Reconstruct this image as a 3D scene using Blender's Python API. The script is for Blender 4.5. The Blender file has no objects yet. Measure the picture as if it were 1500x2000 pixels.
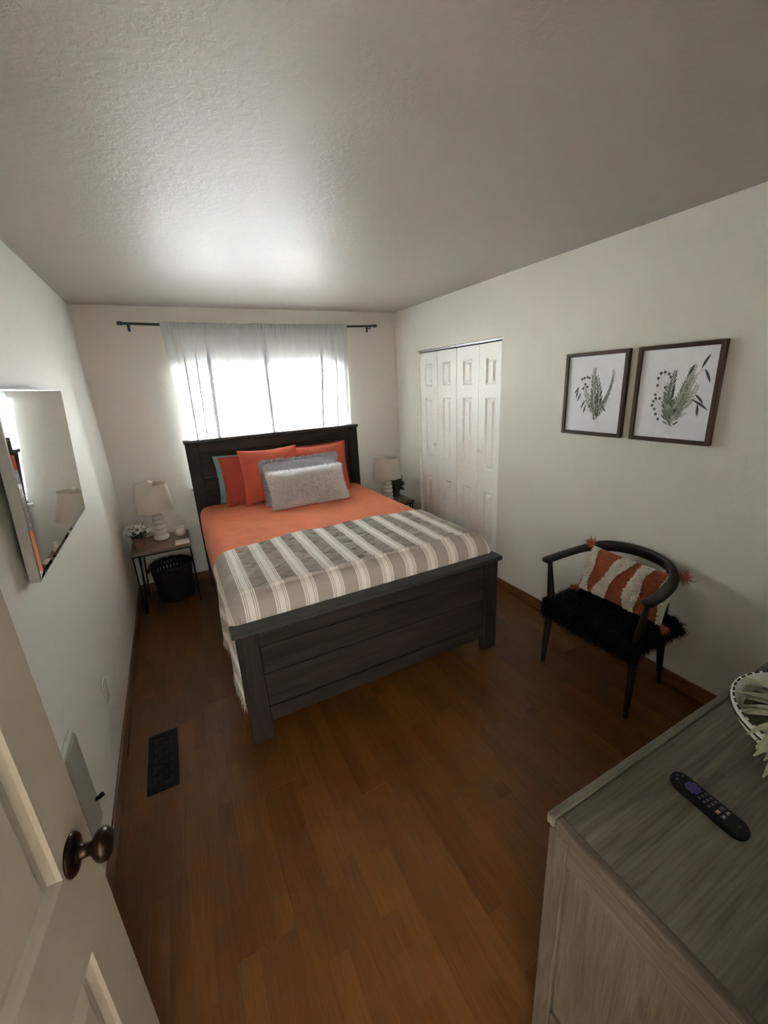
import bpy, bmesh, math, random
from mathutils import Vector, Matrix, noise

random.seed(7)
PI = math.pi
SC = bpy.context.scene
COL = SC.collection

# ------------------------------------------------------------------ camera, sky, exposure
def look_basis(yaw, pitch, roll):
    cy, sy, cp, sp = math.cos(yaw), math.sin(yaw), math.cos(pitch), math.sin(pitch)
    f = Vector((sy * cp, cy * cp, -sp)); r = Vector((cy, -sy, 0)); u = r.cross(f)
    r2 = r * math.cos(roll) + u * math.sin(roll); u2 = -r * math.sin(roll) + u * math.cos(roll)
    return r2, u2, f
cam_d = bpy.data.cameras.new('camera')
cam = bpy.data.objects.new('camera', cam_d); COL.objects.link(cam)
r_, u_, f_ = look_basis(0.4623, 0.3031, -0.0550)
cam.matrix_world = Matrix(((r_.x, u_.x, -f_.x, 0.5037), (r_.y, u_.y, -f_.y, -4.1368), (r_.z, u_.z, -f_.z, 1.7522), (0, 0, 0, 1)))
cam_d.sensor_fit = 'VERTICAL'; cam_d.sensor_height = 24.0
cam_d.lens = 807.44 / 2000 * 24.0
cam_d.clip_start = 0.02
SC.camera = cam

world = bpy.data.worlds.new('overcast_sky'); SC.world = world; world.use_nodes = True
bg = world.node_tree.nodes['Background']
bg.inputs['Color'].default_value = (0.88, 0.94, 1.0, 1); bg.inputs['Strength'].default_value = 42.0
sun_d = bpy.data.lights.new('sun', 'SUN'); sun_d.energy = 290.0; sun_d.angle = math.radians(2); sun_d.color = (1.0, .985, .965)
sun = bpy.data.objects.new('sun', sun_d); COL.objects.link(sun); sun.location = (1.4, -9, 9); sun.rotation_euler = (math.radians(40), 0, 0)   # from behind the house
SC.view_settings.view_transform = 'Standard'; SC.view_settings.look = 'None'
SC.view_settings.gamma = 1.0; SC.view_settings.use_curve_mapping = False
SC.view_settings.exposure = 0.28
SC.cycles.sample_clamp_indirect = 0.0; SC.cycles.diffuse_bounces = 7; SC.cycles.max_bounces = 16; SC.cycles.transparent_max_bounces = 32

W, H, YN = 2.8143, 2.44, -4.115           # room width, height, inner face of the near wall
WX0, WX1, WZ0, WZ1 = 0.62, 2.13, 0.92, 1.985   # window opening
CY0, CY1, CZ1 = -1.615, -0.412, 2.03      # closet opening
DX0, DX1, DZ1 = 0.095, 0.895, 2.05        # doorway

pl_d = bpy.data.lights.new('window_portal', 'AREA'); pl_d.shape = 'RECTANGLE'
pl_d.size = WX1 - WX0; pl_d.size_y = WZ1 - WZ0; pl_d.cycles.is_portal = True
pl = bpy.data.objects.new('window_portal', pl_d); COL.objects.link(pl)
pl.location = ((WX0 + WX1) / 2, 0.125, (WZ0 + WZ1) / 2); pl.rotation_euler = (-PI / 2, 0, 0)

# ------------------------------------------------------------------ helpers: materials
def newmat(name):
    m = bpy.data.materials.new(name); m.use_nodes = True
    nt = m.node_tree; b = nt.nodes['Principled BSDF']
    return m, nt, b
def N(nt, t, **kw):
    n = nt.nodes.new(t)
    for k, v in kw.items():
        if k.startswith('i_'):
            n.inputs[k[2:].replace('_', ' ')].default_value = v
        else: setattr(n, k, v)
    return n
def L(nt, a, b): nt.links.new(a, b)
def c4(c): return (c[0], c[1], c[2], 1)
def srgb(r, g, b):
    f = lambda v: (v / 255 / 12.92) if v / 255 <= .04045 else ((v / 255 + .055) / 1.055) ** 2.4
    return (f(r), f(g), f(b))
def math_n(nt, op, a, b=None):
    n = N(nt, 'ShaderNodeMath', operation=op)
    for i, v in enumerate((a, b)):
        if v is None: continue
        if isinstance(v, (int, float)): n.inputs[i].default_value = v
        else: L(nt, v, n.inputs[i])
    return n.outputs[0]
def mixc(nt, fac, a, b):
    n = N(nt, 'ShaderNodeMix', data_type='RGBA')
    if isinstance(fac, (int, float)): n.inputs[0].default_value = fac
    else: L(nt, fac, n.inputs[0])
    for i, v in ((6, a), (7, b)):
        if isinstance(v, tuple): n.inputs[i].default_value = c4(v)
        else: L(nt, v, n.inputs[i])
    return n.outputs[2]
def coords(nt, scale=(1, 1, 1), kind='Object', rnd=False):
    tc = N(nt, 'ShaderNodeTexCoord'); out = tc.outputs[kind]
    if rnd:
        oi = N(nt, 'ShaderNodeObjectInfo'); mu = math_n(nt, 'MULTIPLY', oi.outputs['Random'], 37.0)
        va = N(nt, 'ShaderNodeVectorMath', operation='ADD'); L(nt, out, va.inputs[0]); L(nt, mu, va.inputs[1]); out = va.outputs[0]
    mp = N(nt, 'ShaderNodeMapping'); mp.inputs['Scale'].default_value = scale; L(nt, out, mp.inputs['Vector'])
    return mp.outputs[0]
def noise_n(nt, vec, scale, detail=4, rough=.6, dist=0):
    n = N(nt, 'ShaderNodeTexNoise'); n.inputs['Scale'].default_value = scale; n.inputs['Detail'].default_value = detail
    n.inputs['Roughness'].default_value = rough; n.inputs['Distortion'].default_value = dist; L(nt, vec, n.inputs['Vector'])
    return n.outputs['Fac']
def ramp(nt, fac, stops, interp='LINEAR'):
    r = N(nt, 'ShaderNodeValToRGB'); r.color_ramp.interpolation = interp
    e = r.color_ramp.elements
    e[0].position, e[0].color = stops[0][0], c4(stops[0][1])
    e[1].position, e[1].color = stops[-1][0], c4(stops[-1][1])
    for p, c in stops[1:-1]:
        x = e.new(p); x.color = c4(c)
    L(nt, fac, r.inputs[0]); return r.outputs[0]
def bump(nt, b, h, strength, dist=.01, prev=None):
    n = N(nt, 'ShaderNodeBump'); n.inputs['Strength'].default_value = strength; n.inputs['Distance'].default_value = dist
    L(nt, h, n.inputs['Height'])
    if prev is not None: L(nt, prev, n.inputs['Normal'])
    L(nt, n.outputs[0], b.inputs['Normal']); return n.outputs[0]
def plain(name, c, rough=.5, metal=0., var=.08, vscale=30, bmp=None, spec=.5, sheen=0., coat=0.):
    m, nt, b = newmat(name)
    v = coords(nt)
    nz = noise_n(nt, v, vscale)
    lo = tuple(x * (1 - var) for x in c); hi = tuple(min(1, x * (1 + var)) for x in c)
    L(nt, ramp(nt, nz, [(.3, lo), (.7, hi)]), b.inputs['Base Color'])
    b.inputs['Roughness'].default_value = rough; b.inputs['Metallic'].default_value = metal
    b.inputs['Specular IOR Level'].default_value = spec
    if sheen: b.inputs['Sheen Weight'].default_value = sheen
    if coat: b.inputs['Coat Weight'].default_value = coat
    if bmp: bump(nt, b, noise_n(nt, v, bmp[0], 5), bmp[1], bmp[2])
    return m
def wood(name, dark, mid, light, axis=0, rough=.5, grain=1.0, bstr=.25, rnd=True, spec=.4):
    m, nt, b = newmat(name)
    s = [22 * grain] * 3; s[axis] = 1.6 * grain
    v = coords(nt, tuple(s), rnd=rnd)
    n1 = noise_n(nt, v, 1.0, 6, .62, .8)
    s2 = [130 * grain] * 3; s2[axis] = 5 * grain
    n2 = noise_n(nt, coords(nt, tuple(s2), rnd=rnd), 1.0, 4, .7)
    base = ramp(nt, n1, [(.28, dark), (.5, mid), (.74, light)])
    fine = ramp(nt, n2, [(.35, (.50, .50, .50)), (.6, (1, 1, 1))])
    mm = N(nt, 'ShaderNodeMix', data_type='RGBA', blend_type='MULTIPLY'); mm.inputs[0].default_value = .8
    L(nt, base, mm.inputs[6]); L(nt, fine, mm.inputs[7]); L(nt, mm.outputs[2], b.inputs['Base Color'])
    b.inputs['Roughness'].default_value = rough; b.inputs['Specular IOR Level'].default_value = spec
    bump(nt, b, n2, bstr, .002)
    return m
def plaster(name, c, rough, kind, spec=.5):
    m, nt, b = newmat(name)
    v = coords(nt)
    b.inputs['Base Color'].default_value = c4(c)
    n0 = noise_n(nt, v, 3.0, 3)
    L(nt, ramp(nt, n0, [(.3, tuple(x * .97 for x in c)), (.7, c)]), b.inputs['Base Color'])
    b.inputs['Roughness'].default_value = rough; b.inputs['Specular IOR Level'].default_value = spec
    if kind == 'knock':
        a = noise_n(nt, v, 38, 3, .55, .6); p = ramp(nt, a, [(.44, (0, 0, 0)), (.56, (1, 1, 1))])
        n1 = bump(nt, b, p, .15, .004)
        bump(nt, b, noise_n(nt, v, 90, 3), .12, .004, n1)
    else:
        n1 = bump(nt, b, noise_n(nt, v, 75, 3, .5), .16, .006)
        bump(nt, b, noise_n(nt, v, 14, 3, .5, .4), .12, .02, n1)
    return m

def floor_mat():
    m, nt, b = newmat('honey_laminate')
    tc = N(nt, 'ShaderNodeTexCoord'); oi = N(nt, 'ShaderNodeObjectInfo')
    sx = N(nt, 'ShaderNodeSeparateXYZ'); L(nt, tc.outputs['Object'], sx.inputs[0])
    strip = math_n(nt, 'FLOOR', math_n(nt, 'DIVIDE', math_n(nt, 'ADD', sx.outputs[0], .0975), .065))
    r = oi.outputs['Random']
    yo = math_n(nt, 'ADD', sx.outputs[1], math_n(nt, 'ADD', math_n(nt, 'MULTIPLY', strip, .237), math_n(nt, 'MULTIPLY', r, 5.0)))
    seg = math_n(nt, 'FLOOR', math_n(nt, 'DIVIDE', yo, .43))
    cv = N(nt, 'ShaderNodeCombineXYZ'); L(nt, strip, cv.inputs[0]); L(nt, seg, cv.inputs[1]); L(nt, math_n(nt, 'MULTIPLY', r, 91.7), cv.inputs[2])
    wn = N(nt, 'ShaderNodeTexWhiteNoise', noise_dimensions='3D'); L(nt, cv.outputs[0], wn.inputs['Vector'])
    sv = N(nt, 'ShaderNodeVectorMath', operation='SCALE'); L(nt, wn.outputs['Color'], sv.inputs[0]); sv.inputs['Scale'].default_value = 30
    av = N(nt, 'ShaderNodeVectorMath', operation='ADD'); L(nt, tc.outputs['Object'], av.inputs[0]); L(nt, sv.outputs[0], av.inputs[1])
    mp = N(nt, 'ShaderNodeMapping'); mp.inputs['Scale'].default_value = (30, 2.2, 30); L(nt, av.outputs[0], mp.inputs['Vector'])
    n1 = noise_n(nt, mp.outputs[0], 1.0, 6, .6, 1.6)
    mp2 = N(nt, 'ShaderNodeMapping'); mp2.inputs['Scale'].default_value = (260, 9, 260); L(nt, av.outputs[0], mp2.inputs['Vector'])
    n2 = noise_n(nt, mp2.outputs[0], 1.0, 3, .6)
    tone = math_n(nt, 'ADD', math_n(nt, 'MULTIPLY', wn.outputs['Value'], .30), math_n(nt, 'MULTIPLY', n1, .76))
    base = ramp(nt, tone, [(.25, (.092, .029, .004)), (.5, (.124, .044, .007)), (.75, (.166, .064, .012))])
    fine = ramp(nt, n2, [(.38, (.72, .70, .66)), (.58, (1, 1, 1))])
    mm = N(nt, 'ShaderNodeMix', data_type='RGBA', blend_type='MULTIPLY'); mm.inputs[0].default_value = .75
    L(nt, base, mm.inputs[6]); L(nt, fine, mm.inputs[7]); L(nt, mm.outputs[2], b.inputs['Base Color'])
    b.inputs['Roughness'].default_value = .38; b.inputs['Specular IOR Level'].default_value = .42
    bump(nt, b, n2, .06, .001)
    return m

def sheer_mat():
    m, nt, b = newmat('sheer_white_voile')
    nt.nodes.remove(b); out = nt.nodes['Material Output']
    tr = N(nt, 'ShaderNodeBsdfTransparent'); tr.inputs[0].default_value = (1, 1, 1, 1)
    tl = N(nt, 'ShaderNodeBsdfTranslucent'); tl.inputs[0].default_value = (.86, .87, .90, 1)
    df = N(nt, 'ShaderNodeBsdfDiffuse'); df.inputs[0].default_value = (.82, .83, .86, 1)
    v = coords(nt, (1, 1, 1)); nz = noise_n(nt, v, 500, 2)
    m1 = N(nt, 'ShaderNodeMixShader'); m1.inputs[0].default_value = .38; L(nt, tl.outputs[0], m1.inputs[1]); L(nt, df.outputs[0], m1.inputs[2])
    m2 = N(nt, 'ShaderNodeMixShader'); L(nt, math_n(nt, 'ADD', math_n(nt, 'MULTIPLY', nz, .2), .55), m2.inputs[0])
    L(nt, tr.outputs[0], m2.inputs[1]); L(nt, m1.outputs[0], m2.inputs[2]); L(nt, m2.outputs[0], out.inputs[0])
    return m
def folded_mat():
    m, nt, b = newmat('folded_voile_layers')
    out = nt.nodes['Material Output']
    v = coords(nt, (1, 1, 1)); L(nt, ramp(nt, noise_n(nt, v, 300, 2), [(.3, (.66, .67, .70)), (.7, (.76, .77, .80))]), b.inputs['Base Color'])
    b.inputs['Roughness'].default_value = .9; b.inputs['Specular IOR Level'].default_value = .1
    tl = N(nt, 'ShaderNodeBsdfTranslucent'); tl.inputs[0].default_value = (.6, .62, .66, 1)
    mx = N(nt, 'ShaderNodeMixShader'); mx.inputs[0].default_value = .2
    L(nt, b.outputs[0], mx.inputs[1]); L(nt, tl.outputs[0], mx.inputs[2]); L(nt, mx.outputs[0], out.inputs[0])
    return m
def fur_mat(name, c, tr):
    m, nt, b = newmat(name); out = nt.nodes['Material Output']
    v = coords(nt); L(nt, ramp(nt, noise_n(nt, v, 40, 3), [(.3, tuple(x * .95 for x in c)), (.7, c)]), b.inputs['Base Color'])
    b.inputs['Roughness'].default_value = .85; b.inputs['Specular IOR Level'].default_value = .2
    tl = N(nt, 'ShaderNodeBsdfTranslucent'); tl.inputs[0].default_value = c4(c)
    mx = N(nt, 'ShaderNodeMixShader'); mx.inputs[0].default_value = tr
    L(nt, b.outputs[0], mx.inputs[1]); L(nt, tl.outputs[0], mx.inputs[2]); L(nt, mx.outputs[0], out.inputs[0])
    return m
def glass_mat():
    m, nt, b = newmat('window_glass')
    nt.nodes.remove(b); out = nt.nodes['Material Output']
    tr = N(nt, 'ShaderNodeBsdfTransparent'); tr.inputs[0].default_value = (.94, .97, .96, 1)
    gl = N(nt, 'ShaderNodeBsdfGlossy'); gl.inputs['Roughness'].default_value = .02
    fr = N(nt, 'ShaderNodeFresnel'); fr.inputs[0].default_value = 1.45
    mx = N(nt, 'ShaderNodeMixShader'); L(nt, fr.outputs[0], mx.inputs[0]); L(nt, tr.outputs[0], mx.inputs[1]); L(nt, gl.outputs[0], mx.inputs[2])
    L(nt, mx.outputs[0], out.inputs[0]); return m
def shade_mat():
    m, nt, b = newmat('linen_shade')
    v = coords(nt, (1, 1, 1)); nz = noise_n(nt, v, 160, 3)
    L(nt, ramp(nt, nz, [(.3, (.66, .60, .52)), (.7, (.76, .71, .63))]), b.inputs['Base Color'])
    b.inputs['Roughness'].default_value = .9; b.inputs['Subsurface Weight'].default_value = 0
    tl = N(nt, 'ShaderNodeBsdfTranslucent'); tl.inputs[0].default_value = (.75, .69, .60, 1)
    mx = N(nt, 'ShaderNodeMixShader'); mx.inputs[0].default_value = .3
    out = nt.nodes['Material Output']; L(nt, b.outputs[0], mx.inputs[1]); L(nt, tl.outputs[0], mx.inputs[2]); L(nt, mx.outputs[0], out.inputs[0])
    return m
def blanket_mat():
    m, nt, b = newmat('taupe_striped_cotton')
    tc = N(nt, 'ShaderNodeTexCoord'); sx = N(nt, 'ShaderNodeSeparateXYZ'); L(nt, tc.outputs['UV'], sx.inputs[0])
    u, v = sx.outputs[0], sx.outputs[1]
    d = math_n(nt, 'DIVIDE', math_n(nt, 'PINGPONG', math_n(nt, 'ADD', u, -.104), .075), .075)
    cream, taupe = (.92, .86, .795), (.46, .40, .35)
    st = ramp(nt, d, [(0, cream), (.19, taupe), (.235, cream), (.315, taupe), (.36, cream), (.45, taupe), (1, taupe)], 'CONSTANT')
    dv = math_n(nt, 'DIVIDE', math_n(nt, 'PINGPONG', math_n(nt, 'ADD', v, -.42), .29), .29)
    cross = ramp(nt, dv, [(0, (.2, .2, .2)), (.022, (0, 0, 0)), (.05, (.3, .3, .3)), (.066, (0, 0, 0)), (.1, (.3, .3, .3)), (.118, (0, 0, 0)), (1, (0, 0, 0))], 'CONSTANT')
    base = mixc(nt, cross, st, cream)
    mp = N(nt, 'ShaderNodeMapping'); mp.inputs['Scale'].default_value = (420, 420, 1); L(nt, tc.outputs['UV'], mp.inputs[0])
    wv = noise_n(nt, mp.outputs[0], 1, 2)
    L(nt, mixc(nt, math_n(nt, 'MULTIPLY', wv, .22), base, (.16, .14, .12)), b.inputs['Base Color'])
    b.inputs['Roughness'].default_value = .92; b.inputs['Specular IOR Level'].default_value = .15; b.inputs['Sheen Weight'].default_value = .1
    mp2 = N(nt, 'ShaderNodeMapping'); mp2.inputs['Scale'].default_value = (13, 62, 1); L(nt, tc.outputs['UV'], mp2.inputs[0])
    n1 = bump(nt, b, noise_n(nt, mp2.outputs[0], 1, 3), .35, .006)
    bump(nt, b, wv, .2, .001, n1)
    return m
def fabric(name, c, var=.12, scale=350, bstr=.25, sheen=.15, wr=None):
    m, nt, b = newmat(name)
    v = coords(nt); n1 = noise_n(nt, v, scale, 2); n0 = noise_n(nt, v, 6, 3)
    mx = math_n(nt, 'ADD', math_n(nt, 'MULTIPLY', n1, .6), math_n(nt, 'MULTIPLY', n0, .4))
    L(nt, ramp(nt, mx, [(.35, tuple(x * (1 - var) for x in c)), (.65, tuple(min(1, x * (1 + var)) for x in c))]), b.inputs['Base Color'])
    b.inputs['Roughness'].default_value = .9; b.inputs['Specular IOR Level'].default_value = .15; b.inputs['Sheen Weight'].default_value = sheen
    nn = bump(nt, b, n1, bstr, .001)
    if wr: bump(nt, b, noise_n(nt, v, wr[0], 3, .5, .5), wr[1], .02, nn)
    return m

M = {}
M['wall'] = plaster('cream_wall_paint', (.70, .668, .605), .6, 'peel', .3)
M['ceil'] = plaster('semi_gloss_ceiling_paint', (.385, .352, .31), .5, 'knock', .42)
M['floor'] = floor_mat()
M['sub'] = plain('subfloor', (.12, .06, .03), .8)
M['oaktrim'] = wood('oak_trim', (.13, .052, .018), (.18, .075, .026), (.23, .10, .037), axis=1, rough=.4)
M['oaktrimx'] = wood('oak_trim_across', (.13, .052, .018), (.18, .075, .026), (.23, .10, .037), axis=0, rough=.4)
M['whitepaint'] = plain('white_door_paint', (.88, .865, .83), .5, var=.03, bmp=(220, .05, .002))
M['doorpaint'] = plain('cream_door_paint', (.33, .285, .22), .4, var=.03, bmp=(220, .05, .002))  # darker and warmer than the closet door paint
M['vinyl'] = plain('white_vinyl', (.8, .8, .8), .35, var=.02)
M['slat'] = plain('white_blind_slat', (.80, .80, .78), .4, var=.02)
M['glass'] = glass_mat()
M['sheer'] = sheer_mat()
M['folded'] = folded_mat()
M['alu'] = plain('brushed_aluminium', (.62, .62, .64), .35, .9, var=.05)
M['black'] = plain('black_void', (.01, .01, .01), .8)
M['rod'] = plain('charcoal_metal', (.055, .06, .075), .4, .7)
M['bedwood'] = wood('charcoal_brown_bed_wood', (.016, .0105, .0078), (.031, .0205, .0155), (.052, .035, .0265), axis=0, rough=.6, grain=.7, spec=.25)
M['bedwoodz'] = wood('charcoal_brown_bed_wood_upright', (.016, .0105, .0078), (.031, .0205, .0155), (.052, .035, .0265), axis=2, rough=.6, grain=.7, spec=.25)
M['bedcap'] = wood('dark_bed_cap_wood', (.03, .027, .025), (.05, .044, .04), (.075, .066, .06), axis=0, rough=.42, grain=.7)
M['mattress'] = fabric('white_ticking', (.7, .7, .68))
M['orange'] = fabric('burnt_orange_cotton', (.74, .190, .075), wr=(9, .12))
M['rust'] = fabric('rust_orange_linen', (.56, .108, .062), wr=(12, .3))
M['rustshade'] = fabric('shaded_rust_linen', (.43, .070, .046), wr=(12, .3))  # orange linen with the shade on the rear shams put into its colour
M['teal'] = fabric('muted_teal_cotton', (.19, .37, .35), wr=(12, .25))
M['greychen'] = fabric('grey_chenille', (.46, .46, .48), scale=120, bstr=.6)
M['whitefur'] = fur_mat('white_shag', (.96, .94, .93), .5)
M['blanket'] = blanket_mat()
M['fringe'] = plain('taupe_cream_fringe', (.42, .38, .33), .9, var=.4, vscale=60)
M['blackfur'] = plain('black_sheepskin', (.0055, .0045, .005), .8, var=.4, spec=.2)
M['nstop'] = wood('greyed_oak_top', (.17, .12, .09), (.26, .19, .145), (.34, .26, .20), axis=0, rough=.5)
M['blackmetal'] = plain('black_metal', (.014, .013, .013), .45, .5)
M['ceramic'] = plain('cream_ceramic', (.70, .66, .60), .32, var=.04, coat=.2)
M['shade'] = shade_mat()
M['shadein'] = M['shade']
M['wicker'] = plain('black_wicker', (.005, .0055, .007), .65, var=.5, vscale=80, bmp=(120, .6, .004))
M['terracotta'] = plain('dusty_pink_clay', (.23, .125, .11), .8, var=.15)
M['leafdark'] = plain('dark_green_leaf', (.035, .07, .035), .5, var=.4, vscale=50)
M['petal'] = plain('white_petal', (.72, .70, .64), .7, var=.1)
M['card'] = plain('cream_card', (.78, .66, .55), .6, var=.05)
M['greypot'] = plain('dark_grey_pot', (.06, .06, .065), .6)
M['silver'] = plain('silver_mirror_frame', (.50, .48, .45), .32, .25, var=.03)
M['mirror'] = plain('mirror_glass', (.86, .89, .88), .015, 1.0, var=.0)
M['plate'] = plain('white_plate_plastic', (.62, .60, .56), .22, var=.02)
M['plategrey'] = plain('grey_plate_cover', (.34, .32, .28), .3, var=.03)  # greyer and darker than the base plate
M['vent'] = plain('black_register', (.005, .005, .005), .6, 0, spec=.2)
M['frame'] = wood('walnut_frame', (.045, .020, .013), (.075, .034, .022), (.11, .052, .032), axis=2, rough=.4)
M['framey'] = wood('walnut_frame_across', (.045, .020, .013), (.075, .034, .022), (.11, .052, .032), axis=1, rough=.4)
M['paper'] = plain('matte_white_paper', (.78, .78, .80), .6, var=.02)
M['ink1'] = plain('sage_ink', (.18, .21, .16), .8, var=.3, vscale=90)
M['ink2'] = plain('dark_grey_green_ink', (.07, .085, .07), .8, var=.3, vscale=90)
M['ink3'] = plain('pale_sage_ink', (.36, .38, .33), .8, var=.2, vscale=90)
M['chair'] = wood('espresso_chair_wood', (.010, .0065, .005), (.017, .0115, .009), (.028, .020, .016), axis=2, rough=.42, bstr=.1, spec=.35)
M['cushO'] = fabric('tufted_terracotta_wool', (.40, .105, .045), scale=110, bstr=1.0)
M['cushW'] = plain('cream_loop_wool', (.70, .65, .56), .95, var=.12, sheen=.2)
M['tassel'] = fabric('coral_tassel_yarn', (.48, .12, .075))
M['dres'] = wood('whitewashed_grey_oak', (.056, .040, .026), (.094, .072, .049), (.135, .107, .076), axis=2, rough=.6, grain=2.3, bstr=.6)
M['dresx'] = wood('whitewashed_grey_oak_across', (.056, .040, .026), (.094, .072, .049), (.135, .107, .076), axis=1, rough=.6, grain=2.3, bstr=.6)
def dtop():
    m = wood('weathered_grey_oak_top', (.052, .043, .031), (.122, .105, .079), (.195, .172, .135), axis=0, rough=.55, grain=.95, bstr=.45)
    return m
M['dtop'] = dtop()
M['bronze'] = plain('oil_rubbed_bronze', (.030, .018, .012), .28, .85, var=.3, vscale=40)
M['remote'] = plain('black_remote_plastic', (.003, .003, .0035), .5, spec=.25)
M['rbtn'] = plain('grey_rubber_button', (.05, .05, .055), .6)
M['rpurple'] = plain('purple_rubber_pad', (.035, .025, .12), .6)
M['rwhite'] = plain('white_print', (.45, .45, .45), .6)
M['rpink'] = plain('salmon_print', (.50, .22, .20), .6)
M['canvas'] = fabric('white_canvas_bowl', (.72, .68, .60), scale=200)
M['stitch'] = plain('dark_brown_stitch', (.03, .02, .015), .8)
M['lambsear'] = plain('pale_sage_leaf', (.38, .36, .23), .85, var=.25, vscale=40, sheen=.3)

# ------------------------------------------------------------------ helpers: objects
def origin(p):
    o = Vector((0, 0, 0))
    while p is not None:
        o += Vector(p.location); p = p.parent
    return o
def mk(name, verts, faces, mat, parent=None, smooth=False, uv=None, world=False, mats=None, midx=None, off=None):
    """one mesh object; world=True: verts are in room coordinates and moved into the parent's frame"""
    o0 = origin(parent) if world and parent is not None else Vector((0, 0, 0))
    if off is not None: o0 = Vector(off)
    vs = [Vector(v) - o0 for v in verts]
    me = bpy.data.meshes.new(name)
    me.from_pydata([tuple(v) for v in vs], [], faces)
    if uv:
        ul = me.uv_layers.new(name='UVMap')
        for lp in me.loops: ul.data[lp.index].uv = uv[lp.vertex_index]
    for mm in (mats or [mat]): me.materials.append(M[mm])
    if midx: me.polygons.foreach_set('material_index', midx)
    if smooth: me.polygons.foreach_set('use_smooth', [True] * len(me.polygons))
    me.update()
    o = bpy.data.objects.new(name, me); COL.objects.link(o)
    if off is not None: o.location = off
    if parent is not None: o.parent = parent
    return o
class MB:
    """collects shapes in one vertex and face list"""
    def __init__(s): s.v = []; s.f = []; s.m = []
    def add(s, vs, fs, m=0):
        n = len(s.v); s.v += [tuple(v) for v in vs]; s.f += [tuple(i + n for i in f) for f in fs]; s.m += [m] * len(fs); return s
    def box(s, x0, x1, y0, y1, z0, z1, m=0):
        vs = [(x0, y0, z0), (x1, y0, z0), (x1, y1, z0), (x0, y1, z0), (x0, y0, z1), (x1, y0, z1), (x1, y1, z1), (x0, y1, z1)]
        return s.add(vs, [(3, 2, 1, 0), (4, 5, 6, 7), (0, 1, 5, 4), (1, 2, 6, 5), (2, 3, 7, 6), (3, 0, 4, 7)], m)
    def bbox(s, x0, x1, y0, y1, z0, z1, bv=.003, seg=1, m=0):
        bm = bmesh.new(); bmesh.ops.create_cube(bm, size=1)
        for v in bm.verts: v.co = Vector(((x0 + x1) / 2 + v.co.x * (x1 - x0), (y0 + y1) / 2 + v.co.y * (y1 - y0), (z0 + z1) / 2 + v.co.z * (z1 - z0)))
        bv = min(bv, .45 * min(x1 - x0, y1 - y0, z1 - z0))
        bmesh.ops.bevel(bm, geom=bm.edges[:], offset=bv, segments=seg, affect='EDGES', profile=.5)
        bm.verts.index_update(); s.add([v.co for v in bm.verts], [tuple(v.index for v in f.verts) for f in bm.faces], m); bm.free(); return s
    def tube(s, pts, rad, seg=8, m=0, cap=True, flat=None, up=(0, 0, 1)):
        pts = [Vector(p) for p in pts]; n = len(pts)
        if isinstance(rad, (int, float)): rad = [rad] * n
        vs = []; ref = Vector(up)
        for i, p in enumerate(pts):
            t = (pts[min(i + 1, n - 1)] - pts[max(i - 1, 0)]).normalized()
            a = ref - t * ref.dot(t)
            if a.length < 1e-3: a = Vector((1, 0, 0)) - t * t.x
            a.normalize(); b = t.cross(a); ref = a
            ra = rad[i] if not isinstance(rad[i], tuple) else rad[i][0]; rb = rad[i] if not isinstance(rad[i], tuple) else rad[i][1]
            for k in range(seg):
                an = 2 * PI * k / seg
                ca, sa = math.cos(an), math.sin(an)
                if flat: ca = math.copysign(abs(ca) ** flat, ca); sa = math.copysign(abs(sa) ** flat, sa)
                vs.append(p + a * ra * ca + b * rb * sa)
        fs = []
        for i in range(n - 1):
            for k in range(seg):
                k2 = (k + 1) % seg; fs.append((i * seg + k, i * seg + k2, (i + 1) * seg + k2, (i + 1) * seg + k))
        if cap: fs += [tuple(range(seg))[::-1], tuple((n - 1) * seg + k for k in range(seg))]
        return s.add(vs, fs, m)
    def lathe(s, prof, c=(0, 0, 0), seg=24, m=0, axis='z', cap=False):
        vs = []; n = len(prof)
        for r, z in prof:
            for k in range(seg):
                a = 2 * PI * k / seg
                if axis == 'z': vs.append((c[0] + r * math.cos(a), c[1] + r * math.sin(a), c[2] + z))
                elif axis == 'x': vs.append((c[0] + z, c[1] + r * math.cos(a), c[2] + r * math.sin(a)))
                else: vs.append((c[0] + r * math.sin(a), c[1] + z, c[2] + r * math.cos(a)))
        fs = []
        for i in range(n - 1):
            for k in range(seg):
                k2 = (k + 1) % seg; fs.append((i * seg + k, i * seg + k2, (i + 1) * seg + k2, (i + 1) * seg + k))
        if cap: fs += [tuple(range(seg))[::-1], tuple((n - 1) * seg + k for k in range(seg))]
        return s.add(vs, fs, m)
    def build(s, name, mat, parent=None, smooth=False, world=False, mats=None, off=None):
        return mk(name, s.v, s.f, mat, parent, smooth, None, world, mats, s.m if mats else None, off)
def tag(o, label=None, cat=None, group=None, kind=None):
    if label: o['label'] = label
    if cat: o['category'] = cat
    if group: o['group'] = group
    if kind: o['kind'] = kind
    return o
def thing(name, loc, label, cat, group=None, rz=0):
    o = bpy.data.objects.new(name, None); COL.objects.link(o); o.location = loc; o.rotation_euler = (0, 0, rz)
    o.empty_display_size = .1
    return tag(o, label, cat, group)
def copy_tree(o, parent=None):
    c = o.copy(); COL.objects.link(c)
    if parent is not None: c.parent = parent
    for ch in list(o.children): copy_tree(ch, c)
    return c
def autosmooth(o, ang=40):
    me = o.data
    me.polygons.foreach_set('use_smooth', [True] * len(me.polygons))
    me.set_sharp_from_angle(angle=math.radians(ang))
    return o
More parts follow.
